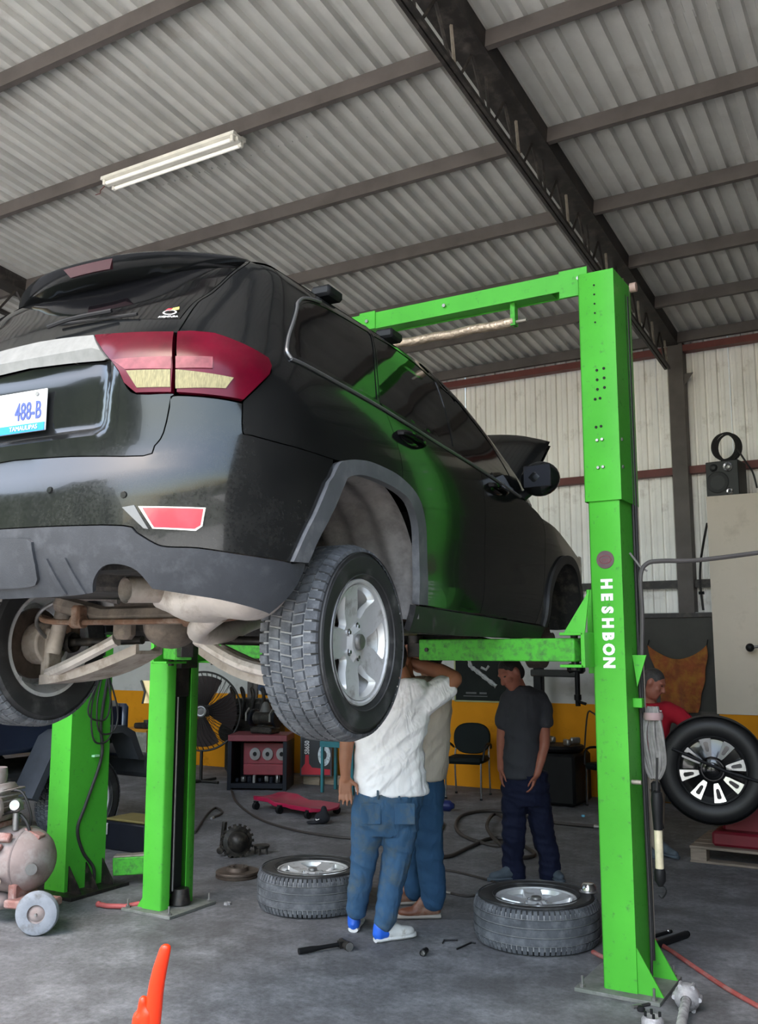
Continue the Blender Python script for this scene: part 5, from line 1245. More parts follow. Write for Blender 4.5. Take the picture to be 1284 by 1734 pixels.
cb(MB().sphere((-.02, -.05, ZT + .02 - .28), (.09, .09, .055)).bevbox((-.55, 0, .10), (.05, .34, .20), .01), 'foot', m_cmp)
cb(MB().bevbox((-.14, .0, ZT + RT + .15), (.26, .22, .24), .03).lathe([(.075, 0), (.08, .05), (.075, .10)], (-.14, 0, ZT + RT + .27), (0, 0, 1), 20), 'pump_body', m_cmp)
for k in range(5): cb(MB().bevbox((-.14, 0, ZT + RT + .09 + .035 * k), (.30, .26, .012), .003), 'cooling_fin', m_cmp)
cb(MB().lathe([(.02, .02), (.05, .025), (.095, .02), (.10, .0), (.095, -.02), (.02, -.02)], (-.02, -.19, ZT + RT + .14), (0, -1, 0), 30, True, True).lathe([(.012, .02), (.03, .045), (.03, .02)], (-.02, -.19, ZT + RT + .14), (0, -1, 0), 18, True), 'pulley', m_cmp)
cb(MB().cyl((.10, -.08, ZT + RT - .01), (.10, -.08, ZT + RT + .10), .022, n=12).sphere((.10, -.08, ZT + RT + .145), .045).cyl((.10, -.08, ZT + RT + .145), (.12, -.13, ZT + RT + .155), .032, n=14), 'pressure_gauge', m_grey_metal)
cb(MB().tube(smooth_path([(-.02, -.08, ZT + RT + .08), (.08, -.06, ZT + RT + .10), (.16, -.05, ZT + RT + .04), (.19, -.04, ZT + RT - .06)], 5), .011, 8).tube(smooth_path([(-.1, -.02, ZT + RT + .2), (.05, .02, ZT + RT + .22), (.13, .03, ZT + RT + .08), (.12, .04, ZT + RT - .02)], 5), .009, 8), 'air_tube', m_hose)

# ---- orange-red upright handle in the foreground
DH = 3.1
hp = at(262, 1734, DH); hd = thing('plastic_lever', (hp.x, hp.y, 0), 'bright orange-red plastic lever handle rising in the foreground', 'handle')
m_or = mat('orange-red plastic', (.80, .035, .006), .32, 0, .06, 8, spec=.4)
pts = [(281, 1601.5, 8.5), (280, 1606, 10.5), (277, 1618, 11.8), (271, 1640, 13.5), (266, 1664, 14.5), (263, 1684, 15), (259, 1715, 16.5), (255, 1740, 18), (252, 1790, 19), (250, 1860, 20)]
rings = []
for (x, y, w) in pts:
    c = at(x, y, DH) - hd.location; r = w / 1600 * DH * .92
    rings.append([c + C_R * (r * math.cos(t)) + F_H * (r * .75 * math.sin(t)) for t in [2 * PI * k / 18 for k in range(18)]])
c0 = at(281, 1599, DH) - hd.location; rings.insert(0, [c0 + C_R * (.007 * math.cos(t)) + F_H * (.006 * math.sin(t)) for t in [2 * PI * k / 18 for k in range(18)]])
cb_ = at(249, 1880, DH) - hd.location; cb_.z = .02
rings.append([Vector((cb_.x, cb_.y, .02)) + C_R * (.045 * math.cos(t)) + F_H * (.04 * math.sin(t)) for t in [2 * PI * k / 18 for k in range(18)]])
MB().loft(rings, True, True).build('lever', m_or, hd, smooth=60)
b = Blob(); b.cap(at(243, 1694, DH) - hd.location, at(240, 1720, DH) - hd.location, .016, .018); b.cap(at(236, 1722, DH) - hd.location, at(232, 1760, DH) - hd.location, .022, .026); b.cap(at(250, 1715, DH) - hd.location, at(248, 1760, DH) - hd.location, .026, .03)
b.fuse('thumb_lug', m_or, hd, .006, 4)
MB().lathe([(.11, 0), (.115, .012), (.06, .03), (.045, .06)], (cb_.x, cb_.y, 0), (0, 0, 1), 28, True).build('foot', m_or, hd)

# ---- loose parts and tools on the floor
def fl(x, y, z=0.0): 
    """floor point seen at photo pixel x, y"""
    r = C_FW + C_R * ((x - 642) / 1600) - C_U * ((y - 867) / 1600); t = (z - 1.75) / r.z; return Vector((0, 0, 1.75)) + r * t
m_oily = mat('oily black casting', (.020, .018, .016), .42, .4, .4, 18, dirt=((.09, .075, .06), .35, 20))
g = thing('differential_carrier', fl(400, 1450), 'oily black differential carrier with a toothed ring lying on the floor', 'car part')
b = MB().lathe([(.03, -.14), (.05, -.13), (.055, -.08), (.085, -.05), (.10, .0), (.125, .02), (.125, .05), (.09, .06), (.07, .12), (.04, .14), (.02, .15)], (0, 0, .125), (.75, -.6, .12), 28, True, True); b.build('housing', m_oily, g)
ax_ = Vector((.75, -.6, .12)).normalized(); Rg = frame_z(ax_)
for k in range(18):
    t = 2 * PI * k / 18; MB().box(Vector((0, 0, .125)) + ax_ * .035 + Rg @ Vector((.132 * math.cos(t), .132 * math.sin(t), 0)), (.022, .022, .03), Rg @ Matrix.Rotation(t, 3, 'Z')).build('gear_tooth', m_oily, g)
MB().cyl(Vector((0, 0, .125)) - ax_ * .05, Vector((0, 0, .125)) - ax_ * .17, .045, n=20).lathe([(.03, 0), (.055, .01), (.055, .03), (.03, .04)], Vector((0, 0, .125)) - ax_ * .19, -ax_, 20, True, True).build('pinion_flange', m_oily, g)
MB().box((-.13, -.02, .16), (.03, .04, .24), Euler((0, .12, 0)).to_matrix()).cyl((-.13, -.02, .06), (-.10, -.1, .05), .03, n=12).build('mount_ear', m_oily, g, bevel=.005)
g2 = thing('bolt_plate', fl(443, 1446), 'black bearing cap with studs beside the differential carrier', 'car part')
MB().lathe([(.02, .05), (.06, .05), (.07, .06), (.07, .075), (.02, .08)], n=22, cap0=True, cap1=True).build('plate', m_oily, g2)
for k in range(5):
    t = k * 1.25; MB().cyl((.055 * math.cos(t), .055 * math.sin(t), 0), (.055 * math.cos(t), .055 * math.sin(t), .055), .009, n=8).build('stud', m_oily, g2)
rt = thing('brake_rotor', tuple(fl(402, 1484) + Vector((0, 0, 0))), 'dark rusty brake rotor lying flat left of the flat wheel', 'brake disc')
MB().lathe([(.035, .055), (.035, .075), (.08, .075), (.085, .07), (.088, .045), (.165, .045), (.168, .04), (.168, .030), (.155, .028), (.155, .017), (.168, .015), (.168, .004), (.165, 0), (.05, 0)], n=48).build('disc', m_disc, rt)
for k in range(5):
    t = 2 * PI * k / 5; MB().cyl((.06 * math.cos(t), .06 * math.sin(t), .0752), (.06 * math.cos(t), .06 * math.sin(t), .0765), .008, n=10).build('stud_hole', m_hole, rt)
hm = thing('hammer', tuple(fl(595, 1600)), 'black club hammer lying on the floor by the white trainers', 'hammer')
h0 = fl(506, 1611, .02) - hm.location; h1 = fl(575, 1599, .024) - hm.location
MB().tube([h0, lerp(h0, h1, .3), lerp(h0, h1, .5), h1], [.018, .018, .013, .012], 12).build('grip', m_black, hm)
hv = (h1 - h0).normalized(); hs = Z3.cross(hv)
MB().cyl(h1 + hv * .03 - hs * .05, h1 + hv * .03 + hs * .04, .022, n=16).cyl(h1 + hv * .03 - hs * .05, h1 + hv * .03 - hs * .075, .027, .026, n=18).box(h1 + hv * .02, (.05, .04, .036), RM(hv, hs, Z3)).build('hammer_head', m_grease, hm)
MB().cyl(h1 + hv * .03 - hs * .0752, h1 + hv * .03 - hs * .078, .024, n=18).build('hammer_face', m_grey_metal, hm)
so = thing('socket', tuple(fl(719, 1617)), 'short black impact socket lying on the floor', 'socket')
sd = (fl(726, 1607) - fl(713, 1619)).normalized()
MB().lathe([(.014, 0), (.019, .001), (.019, .03), (.0165, .04), (.0165, .065), (.009, .066)], Vector((0, 0, .019)) - sd * .035, sd, 18).build('barrel', m_black, so); MB().lathe([(.014, 0), (.014, .03)], Vector((0, 0, .019)) - sd * .035, sd, 6, False, True).build('hex_bore', m_grey_metal, so)
for (a, b_, c_, lab) in (((750, 1597), (752, 1592), (775, 1592), 'short black hex key lying nearer the brown boots'), ((774, 1607), (798, 1596), (806, 1597), 'longer black hex key lying nearer the flat tyre')):
    P = [fl(*q, .006) for q in (a, b_, c_)]; hk = thing('hex_key', (P[1].x, P[1].y, 0), lab, 'hex key')
    MB().tube([p - hk.location for p in P], .0055, 6).build('bar', m_black, hk)
for (a, b_, lab, r) in (((1090, 1608), (1162, 1582), 'thick black bar lying behind the right column base', .022), ((1085, 1592), (1137, 1577), 'thin black ratchet bar with a shiny end behind the right column base', .011)):
    P = [fl(*q, r) for q in (a, b_)]; hb = thing('steel_bar', (P[0].x, P[0].y, 0), lab, 'bar')
    MB().tube([P[0] - hb.location, P[1] - hb.location], r, 12).build('shaft', m_black, hb)
    if r < .02: MB().sphere(P[1] - hb.location - (P[1] - P[0]).normalized() * .03 + Vector((0, 0, .006)), .012).build('ratchet_end', m_chrome, hb)
    else: MB().tube([P[1] - hb.location, P[1] - hb.location + (P[1] - P[0]).normalized() * .02], r * .8, 12).build('end_cap', m_rubber, hb)
rb = thing('pry_bar', tuple(fl(200, 1535)), 'faded red steel handle lying by the left column base', 'bar')
MB().tube([fl(167, 1531, .02) - rb.location, fl(180, 1534, .02) - rb.location, fl(212, 1535, .02) - rb.location, fl(236, 1530, .03) - rb.location], .0165, 10).build('shaft', mat('faded red paint', (.38, .08, .075), .6, 0, .2, 12), rb)
MB().sphere(fl(167, 1531, .02) - rb.location, .021).build('knob', MATS['faded red paint'], rb)
# axle shaft joint at the lower right
cv = thing('axle_shaft', tuple(fl(1165, 1712)), 'dusty grey axle shaft joint lying at the bottom right corner', 'car part')
m_cv = mat('dusty pale grey steel', (.42, .41, .42), .6, .4, .3, 16, dirt=((.15, .14, .14), .35, 18))
ca = (fl(1150, 1770) - fl(1165, 1705)); ca.z = 0; ca.normalize()
MB().lathe([(.02, -.04), (.055, -.035), (.062, -.02), (.062, .02), (.052, .04), (.036, .055), (.026, .065)], (0, 0, .065), ca, 24, True).build('joint_cup', m_cv, cv)
for k in range(6):
    t = k * PI / 3; Rr = frame_z(ca); MB().tube([Vector((0, 0, .065)) + Rr @ Vector((.060 * math.cos(t), .060 * math.sin(t), h)) for h in (-.03, .03)], .011, 8).build('cup_lobe', m_cv, cv)
MB().cyl(Vector((0, 0, .065)) + ca * .05, Vector((0, 0, .05)) + ca * .42, .023, n=16).build('shaft', m_cv, cv)
cv2 = thing('coupling_flange', tuple(fl(1106, 1738)), 'small dusty coupling with black studs at the bottom edge', 'car part')
MB().lathe([(.015, .04), (.04, .045), (.052, .03), (.052, .0)], n=22, cap0=True).build('flange', m_cv, cv2)
for k in range(4):
    t = .4 + k * PI / 2; MB().cyl((.033 * math.cos(t), .033 * math.sin(t), .03), (.033 * math.cos(t), .033 * math.sin(t), .065), .007, n=8).build('stud', m_black, cv2)
nt_ = thing('nut', tuple(fl(385, 1532)), 'pale metal nut lying right of the left column base', 'nut'); MB().lathe([(.012, .0), (.025, 0), (.025, .016), (.012, .016), (.012, 0)], n=6).build('hex_body', m_cv, nt_)
cp_ = thing('rubber_cap', tuple(fl(1086, 1712)), 'small black rubber cap in front of the right column', 'cap'); MB().lathe([(.018, 0), (.02, .01), (.014, .022), (.0, .024)], n=16, cap0=True).build('dome', m_rubber, cp_)
bc = thing('bottle_cap', tuple(fl(988, 1383)), 'tiny light blue bottle cap on the floor under the black chair', 'cap'); MB().lathe([(.02, 0), (.02, .016), (.017, .02), (0, .02)], n=16).build('lid', mat('light blue plastic', (.1, .4, .6), .5), bc)
# hoses and cables lying about
def floor_line(name, pix, r, m, label, cat, loc=None, lift=None):
    P = [fl(x, y, r) for x, y in pix]; P = smooth_path(P, 8)
    if lift:
        for i, p in enumerate(P): p.z += lift(i / len(P))
    o = thing(name, (P[0].x, P[0].y, 0), label, cat); MB().tube([p - o.location for p in P], r, 8).build('hose_run', m, o)
    e = (P[-1] - P[-2]).normalized(); MB().cyl(P[-1] - o.location - e * .02, P[-1] - o.location + e * .03, r * 1.25, n=10).build('coupling', m_grey_metal, o)
    return o
m_hose_b = mat('brown-black air hose', (.035, .028, .024), .6, 0, .2, 10)
m_hose_r = mat('dusty red hose', (.32, .07, .06), .6, 0, .2, 10, dirt=((.3, .22, .2), .3, 10))
floor_line('air_hose', [(720, 1452), (760, 1450), (790, 1437), (830, 1420), (870, 1425), (905, 1445), (885, 1452), (850, 1440), (825, 1408), (838, 1385), (862, 1400), (870, 1425), (840, 1432), (790, 1418), (772, 1400), (785, 1380), (830, 1373), (880, 1380), (930, 1392), (1010, 1400)], .017, m_hose_b, 'thick dark air hose looped on the floor around the grey T-shirt man', 'hose', lift=lambda t: .04 if .35 < t < .55 else 0)
floor_line('air_hose', [(392, 1338), (402, 1360), (440, 1387), (500, 1406), (560, 1416), (600, 1420), (700, 1428), (745, 1408), (748, 1392), (722, 1385)], .012, m_hose_b, 'thin dark hose curving past the red creeper', 'hose')
floor_line('air_hose', [(720, 1468), (780, 1478), (850, 1500), (800, 1517), (760, 1512)], .009, m_hose_b, 'dark cable lying behind the flat wheel by the brown boots', 'cable')
floor_line('red_hose', [(1004, 1612), (1040, 1622), (1095, 1590), (1130, 1606), (1180, 1640), (1230, 1673), (1284, 1704), (1340, 1738)], .013, m_hose_r, 'dusty red hose crossing the floor to the lower right', 'hose')
floor_line('air_hose', [(330, 1410), (350, 1380), (365, 1368), (376, 1376), (360, 1385)], .012, m_hose_b, 'short dark hose end lying right of the left column', 'hose')
floor_line('power_cable', [(1120, 1655), (1128, 1672), (1122, 1692), (1100, 1700), (1080, 1704)], .008, m_hose, 'black cable curling at the right column base', 'cable')
# red creeper
cr = thing('mechanic_creeper', tuple((fl(437, 1372) + fl(545, 1390)) / 2 + Vector((-.05, .22, 0))), 'low magenta-red mechanic creeper board on castors', 'creeper')
m_crp = mat('magenta-red moulded plastic', (.34, .010, .050), .35, 0, .08, 6)
cdx = (fl(548, 1392) - fl(437, 1372)); cdx.z = 0; cl = cdx.length; cdx.normalize(); cdy = Z3.cross(cdx); RCr = RM(cdx, cdy, Z3)
ol = [(-cl / 2, -.18), (-cl / 2 + .05, -.22), (-.12, -.22), (0, -.18), (.15, -.22), (cl / 2 - .08, -.22), (cl / 2, -.12), (cl / 2, .12), (cl / 2 - .08, .22), (.15, .22), (0, .18), (-.12, .22), (-cl / 2 + .05, .22), (-cl / 2, .18)]
mb = MB(); slab(mb, ol, [], .12, lambda x, y: RCr @ Vector((x, y, .115 - .03 * (1 - abs(y) / .22) + (.03 if x < -cl / 2 + .3 else 0))), lambda x, y: RCr @ Vector((x, y, .07 + (.03 if x < -cl / 2 + .3 else 0)))); mb.build('deck', m_crp, cr, bevel=.006)
for x in (-cl / 2 + .08, -.05, cl / 2 - .12):
    for y in (-.21, .21):
        MB().cyl(RCr @ Vector((x - .02, y, .04)), RCr @ Vector((x + .02, y, .04)), .04, n=16).box(RCr @ Vector((x, y, .07)), (.05, .03, .04), RCr).build('castor', m_black, cr)
cpz = thing('cloth_cap', tuple(fl(546, 1395)), 'black cloth cap with a small white swoosh by the creeper', 'cap')
b = Blob(); b.sphere((0, 0, .06), (.085, .075, .06)); b.sphere((-.08, -.05, .015), (.08, .06, .014)); b.cap((.02, 0, .08), (.01, .01, .15), .05, .03); b.fuse('crown', mat('black cotton', (.012, .013, .018), .9, bump=.3, bs=60), cpz, .010, 4)
MB().tube(smooth_path([(-.03, -.074, .055), (-.015, -.085, .048), (.02, -.085, .06)], 4), [.005] * 8 + [.002], 6).build('swoosh', m_white, cpz)
bt = thing('spray_can', tuple(fl(752, 1374)), 'dark blue spray can lying near the first chair', 'can')
MB().lathe([(.02, 0), (.06, .005), (.06, .16), (.035, .19), (.025, .21)], (-.1, 0, .06), (1, .2, 0), 20, True, True).build('body', mat('dark blue can', (.012, .02, .10), .35), bt)
MB().cyl((-.11, -.0, .06), (-.15, -.01, .06), .05, n=18).build('lid', mat('bright blue lid', (.02, .10, .45), .4), bt)
# ================================================================ along the back wall
m_bk = mat('dark blue-black steel', (.008, .010, .016), .5, .1, .2, 6, spec=.25)
# red parts cabinet with reels
CB = fl(436, 1339) + F_H * .28; rcb = thing('parts_cabinet', (CB.x, CB.y, 0), 'open dark cabinet with a red lid and three pale reels inside', 'cabinet', .46); rcb.scale = (.86, 1, .97)
def rb_(mb, n, m, **k): return mb.build(n, m, rcb, **k)
m_mar = mat('maroon painted steel', (.16, .022, .030), .5, 0, .15, 6)
m_mar2 = mat('bright maroon insert', (.22, .025, .035), .45, 0, .12, 6)
rb_(MB().box2((-.43, -.28, .62), (.45, .30, .70)), 'top', m_mar, bevel=.008)
for x in (-.43, .39): rb_(MB().box2((x, -.28, 0), (x + .06, .30, .62)), 'side_panel', m_bk, bevel=.004)
rb_(MB().box2((-.37, .26, .05), (.39, .30, .62)), 'back_panel', m_bk, smooth=0); rb_(MB().box2((-.37, -.28, .03), (.39, .28, .09)), 'bottom_shelf', m_bk, smooth=0)
rb_(MB().box2((-.25, -.05, .20), (.38, .24, .58)), 'insert_panel', m_mar2, bevel=.01); rb_(MB().box2((-.22, -.16, .18), (.38, .0, .32)), 'lower_tray', m_mar2, bevel=.01)
for x in (-.05, .14, .35):
    rl = rb_(MB().lathe([(.03, .0), (.075, .0), (.08, .01), (.08, .03), (.03, .04)], (x - .02, -.05, .44), (0, -1, 0), 26), 'reel', mat('dull pale reel', (.26, .24, .23), .6)); MB().cyl((x - .02, -.05, .44), (x - .02, -.085, .44), .028, n=16).build('reel_core', m_hole, rl)
for i in range(8):
    x = -.3 + i * .085; rb_(MB().bevbox((x, -.18 + .02 * (i % 3), .12 + .01 * (i % 2)), (.05 + .01 * (i % 3), .06, .05 + .02 * (i % 4)), .01, Euler((0, 0, i)).to_matrix()), 'small_part', m_grey_metal if i % 2 else m_bk)
# heap of machinery on top and behind
bg = thing('bench_grinder', (CB.x + .05, CB.y + .02, .68), 'dark bench grinder with twin wheels standing on the red cabinet top', 'grinder')
MB().bevbox((0, 0, .04), (.34, .22, .08), .02).cyl((-.15, 0, .19), (.15, 0, .19), .085, n=22).build('motor', m_oily, bg)
for s in (-1, 1): MB().cyl((.17 * s, 0, .19), (.21 * s, 0, .19), .11, n=28).build('grinding_wheel', m_bk, bg); MB().tube([(.19 * s, -.1, .32), (.19 * s, -.16, .26), (.19 * s, -.16, .16)], .012, 6).build('guard', m_grey_metal, bg)
MB().lathe([(.075, 0), (.07, .02), (.045, .1), (.02, .13)], (0, -.0, .27), (0, 0, 1), 20).build('switch_housing', mat('dark grey casting', (.09, .085, .08), .6, .2), bg)
EB = fl(428, 1318) + F_H * .15; eng = thing('engine_block', (EB.x, EB.y, 0), 'dark greasy engine with pulleys standing behind the red cabinet', 'engine')
MB().bevbox((0, 0, .45), (.75, .5, .80), .06).build('block', m_oily, eng)
MB().bevbox((0, 0, .95), (.66, .40, .24), .05).build('cylinder_head', m_oily, eng)
for x, z, r in ((-.25, .62, .13), (.12, .55, .11), (.28, .86, .08)): MB().lathe([(.02, .05), (r * .6, .04), (r, .05), (r, .0), (r * .6, .01)], (x, -.28, z), (0, -1, 0), 26, True).build('pulley', m_grease, eng)
for k in range(4): MB().tube(smooth_path([(-.3 + .18 * k, -.1, 1.05), (-.28 + .18 * k, -.2, 1.22), (-.2 + .17 * k, -.22, 1.12), (-.18 + .15 * k, -.28, .8)], 5), .022, 8).build('intake_pipe', m_grease, eng)
MB().bevbox((.22, -.1, 1.22), (.20, .06, .14), .02, Euler((.2, .5, 0)).to_matrix()).build('blue_lamp_head', mat('blue-grey lamp', (.05, .07, .12), .4), eng)
MB().tube([(.02, -.1, 1.05), (.02, -.1, 1.42)], .014, 6).tube([(.42, -.1, .9), (.44, -.12, 1.38)], .012, 6).build('upright_rod', m_grease, eng)
# industrial fan
fn = thing('industrial_fan', (-8.62, 9.96, 0), 'large dark round industrial fan with a wire guard behind the left column', 'fan')
fd = Vector((.42, -.9, 0)).normalized(); RF = RM(Vector((-fd.y, fd.x, 0)) * -1, Z3, fd) if False else RM(Z3.cross(fd), Z3, fd)
HC = Vector((0, 0, .93)); RFn = .52; m_wire = mat('dark fan wire', (.03, .028, .026), .5, .5, .2, 10)
fr = MB().tube([HC + RF @ Vector((RFn * math.cos(t), RFn * math.sin(t), 0)) for t in [2 * PI * k / 56 for k in range(56)]], .014, 8, closed=True).build('guard_ring', m_wire, fn)
for sgn in (1, -1):
    for k in range(44):
        t = 2 * PI * k / 44; t2 = t + .35
        P = [HC + RF @ Vector((.075 * math.cos(t), .075 * math.sin(t), .10 * sgn)), HC + RF @ Vector((.30 * math.cos(t + .15), .30 * math.sin(t + .15), .085 * sgn)), HC + RF @ Vector((RFn * math.cos(t2), RFn * math.sin(t2), 0))]
        MB().tube(smooth_path(P, 3), .0028 if sgn < 0 else .0042, 5).build('guard_wire', m_wire, fn)
for k in range(4):
    def blade(u, v, k=k):
        r = lerp(.06, .47, u); a = 2 * PI * k / 4 + lerp(-.62, .62, v) * (1 - .1 * u); return HC + RF @ Vector((r * math.cos(a), r * math.sin(a), .045 * (v - .5) * 2))
    MB().grid(blade, 8, 8).build('fan_blade', mat('dusty fan blade', (.035, .025, .024), .5, .3, spec=.2), fn)
MB().lathe([(.0, .09), (.04, .09), (.07, .085), (.085, .06), (.085, -.18), (.02, -.2)], HC, fd, 24).build('motor_hub', mat('grey fan hub', (.14, .13, .125), .5, .2), fn)
MB().lathe([(.045, .094), (.06, .10), (.075, .094)], HC, fd, 24).build('hub_ring', m_grey_metal, fn)
MB().cyl((0, 0, .02), (0, 0, .42), .022, n=12).build('stand_pole', m_wire, fn)
MB().tube([(-.3, 0, .02), (.3, 0, .02)], .018, 8).tube([(0, -.3, .02), (0, .3, .02)], .018, 8).build('stand_base', m_wire, fn)
# yellow machine cabinet
yc = thing('machine_cabinet', (-10.3, 10.6, 0), 'squat yellow machine cabinet with a grey front left of the left column', 'cabinet')
m_yel = mat('yellow machine paint', (.50, .21, .012), .5, 0, .12, 5)
MB().bevbox((0, 0, .31), (.55, .5, .58), .02).build('body', m_yel, yc); MB().bevbox((.14, -.255, .30), (.34, .02, .52), .01).build('front_panel', mat('grey-green dusty panel', (.20, .19, .15), .7, 0, .3, 6, dirt=((.4, .38, .33), .3, 8)), yc)
MB().bevbox((.10, -.05, .64), (.30, .25, .08), .02).cyl((.12, -.05, .66), (.12, -.05, .72), .06, n=16).build('top_motor', m_oily, yc)
for s in (-1, 1): MB().bevbox((.2 * s, 0, .015), (.08, .4, .03), .005).build('foot', m_bk, yc)
# battery charger carton with printed front
KB = fl(535, 1333) + F_H * .12; bx = thing('product_carton', (KB.x, KB.y, .12), 'black and red product carton printed SB650 standing on wood blocks', 'carton')
m_ctn = mat('black carton', (.015, .016, .02), .5, 0, .08); m_ctr = mat('red carton print', (.55, .01, .03), .5, 0, .05); m_ctg = mat('dark grey carton side', (.07, .075, .085), .6)
bx.rotation_euler.z = .40
MB().box2((-.22, 0, 0), (.20, .30, .50)).build('carton', m_ctg, bx, bevel=.003); MB().box2((-.20, -.004, .01), (.18, 0, .49)).build('front_print', m_ctn, bx, smooth=0)
mb = MB().prism([(-.20, .02), (.18, .02), (.18, .09), (-.06, .11), (-.10, .16), (-.105, .27), (-.15, .27), (-.155, .16), (-.2, .10)], .001, .003, XZ, (0, -.004, 0)); mb.build('red_print', m_ctr, bx, smooth=0)
text('carton_text', 'SB650', .085, Matrix.Translation((-.127, -.006, .365)) @ (XZ @ Matrix.Rotation(PI / 2, 3, 'Z')).to_4x4(), m_white, bx, .0006, .0015, sx=.8)
mb = MB().lathe([(.045, 0), (.10, 0), (.11, .002)], (0, 0, 0), (0, 0, 1), 28); mb.xform(Matrix.Translation((.10, -.006, .27)) @ (XZ.to_4x4()) @ Matrix.Diagonal((.75, 1.25, 1, 1))); mb.build('globe_print', mat('carton globe print', (.62, .68, .70), .5, 0, .5, 30), bx)
for x, yy in ((-.12, .05), (.12, .2)):
    wk = thing('wood_block', (KB.x + x, KB.y + yy + .05, 0), 'pale wooden block under the %s side of the SB650 carton' % ('left' if x < 0 else 'right'), 'wood block', .14, 'wood blocks under the carton'); MB().bevbox((0, 0, .059), (.24, .12, .118), .006).build('timber', mat('pale timber', (.30, .23, .16), .75, 0, .25, 9, stretch=(1, 6, 6)), wk)
# teal pipe stand
TB = fl(572, 1345) + F_H * .1; ts = thing('pipe_stand', (TB.x, TB.y, 0), 'teal painted steel stand in front of the SB650 carton', 'stand')
m_teal = mat('teal enamel', (.03, .17, .20), .45, 0, .15, 8)
for x, y in ((-.20, -.05), (.24, -.05), (-.20, .25), (.24, .25)): MB().box((x, y, .30), (.035, .035, .60)).build('leg', m_teal, ts, bevel=.003)
MB().box((.02, -.05, .585), (.5, .04, .07)).box((.02, .25, .585), (.5, .04, .07)).box((-.2, .1, .585), (.04, .3, .07)).box((.24, .1, .585), (.04, .3, .07)).build('top_frame', m_teal, ts, bevel=.003)
# office chairs
def chair(loc, rz, label):
    c = thing('office_chair', loc, label, 'chair', rz, 'black padded visitor chairs'); mf = mat('dark green-black vinyl', (.005, .009, .009), .7, 0, .1, 6, spec=.2)
    MB().bevbox((0, 0, .44), (.46, .45, .075), .03).build('seat', mf, c, bevel=.01)
    mb = MB(); slab(mb, [(.23 * math.copysign(abs(math.cos(t)) ** .75, math.cos(t)), .185 * math.copysign(abs(math.sin(t)) ** .8, math.sin(t))) for t in [2 * PI * k / 32 for k in range(32)]], [], .06, lambda x, y: Vector((x, .20 + .25 * x * x + .1 * y, .67 + y)), lambda x, y: Vector((x, .255 + .25 * x * x + .1 * y, .67 + y))); mb.build('backrest', mf, c, bevel=.012)
    for s in (-1, 1):
        MB().tube([(.215 * s, -.20, 0), (.215 * s, -.19, .42)], .0125, 8).build('leg', m_chrome, c); MB().tube(smooth_path([(.215 * s, .26, 0), (.215 * s, .22, .42), (.20 * s, .26, .62)], 4), .0125, 8).build('leg', m_chrome, c)
        MB().tube(smooth_path([(.235 * s, .24, .56), (.26 * s, .1, .62), (.26 * s, -.14, .62), (.24 * s, -.19, .45)], 4), .014, 8).build('armrest', m_black, c)
        for y in (-.20, .26): MB().cyl((.215 * s, y, 0), (.215 * s, y, .02), .017, n=10).build('foot_cap', m_rubber, c)
    return c
chair((-5.02, 10.62, 0), .18, 'black padded chair with chrome legs against the orange wall below the poster')
chair((-3.30, 10.80, 0), -.5, 'black padded chair beside the tyre changing machine behind the right column')
# poster
po = thing('poster', (-5.12, YW - .016, 1.36), 'dark framed poster with a pale metal part above the orange dado', 'poster')
MB().box((0, 0, .10), (.84, .012, .74)).build('poster_sheet', mat('near-black poster print', (.010, .012, .011), .6, 0, .3, 3, spec=.15), po, smooth=0)
for (c, s) in (((0, -.004, -.275), (.88, .016, .018)), ((0, -.004, .475), (.88, .016, .018)), ((-.43, -.004, .1), (.018, .016, .76)), ((.43, -.004, .1), (.018, .016, .76))): MB().box(c, s).build('poster_frame', mat('pale green frame', (.30, .32, .14), .6), po, smooth=0)
m_pp = mat('poster silver print', (.34, .34, .33), .5, 0, .4, 30)
mb = MB(); mb.tube(smooth_path([(-.22, -.008, .30), (-.20, -.008, .18), (-.12, -.008, .12), (.02, -.008, .02), (.16, -.008, -.08)], 5), [.02 + .015 * abs(math.sin(i)) for i in range(21)], 6); mb.tube([(-.05, -.008, .16), (.02, -.008, .13), (.06, -.008, .18)], .018, 6); mb.build('printed_part', m_pp, po)
MB().box((-.20, -.007, -.17), (.15, .002, .022)).box((-.03, -.007, -.17), (.10, .002, .022)).box((-.14, -.007, -.21), (.34, .002, .010)).build('caption_lines', mat('dim poster caption', (.11, .11, .11), .6), po, smooth=0)
# tyre changer
tc_ = thing('tyre_changer', (-3.95, 10.75, 0), 'black tyre changing machine with a tall post and swing arm', 'tyre changer')
m_tc = mat('black machine enamel', (.007, .007, .008), .5, .1, .2, 6, spec=.2)
MB().bevbox((.05, 0, .30), (.55, .60, .56), .03).build('cabinet', m_tc, tc_)
MB().bevbox((-.28, .25, .80), (.11, .11, 1.60), .015).build('post', m_tc, tc_)
MB().bevbox((-.05, .15, 1.47), (.66, .08, .085), .015, Euler((0, 0, -.28)).to_matrix()).build('swing_arm', mat('grey-black arm', (.05, .05, .052), .4, .4), tc_)
MB().bevbox((.25, .08, 1.53), (.20, .13, .12), .03).cyl((.27, .05, 1.10), (.27, .05, 1.66), .03, n=14).build('tool_head', m_tc, tc_)
MB().cyl((.27, .05, 1.17), (.27, .05, 1.23), .042, n=14).tube(smooth_path([(.25, .05, 1.17), (.30, .02, 1.15), (.38, .0, 1.13)], 4), .018, 8).build('mount_head', m_tc, tc_)
MB().lathe([(.03, .06), (.27, .06), (.29, .03), (.27, 0), (.05, 0)], (.05, 0, .60), (0, 0, 1), 32, True).build('turntable', m_tc, tc_)
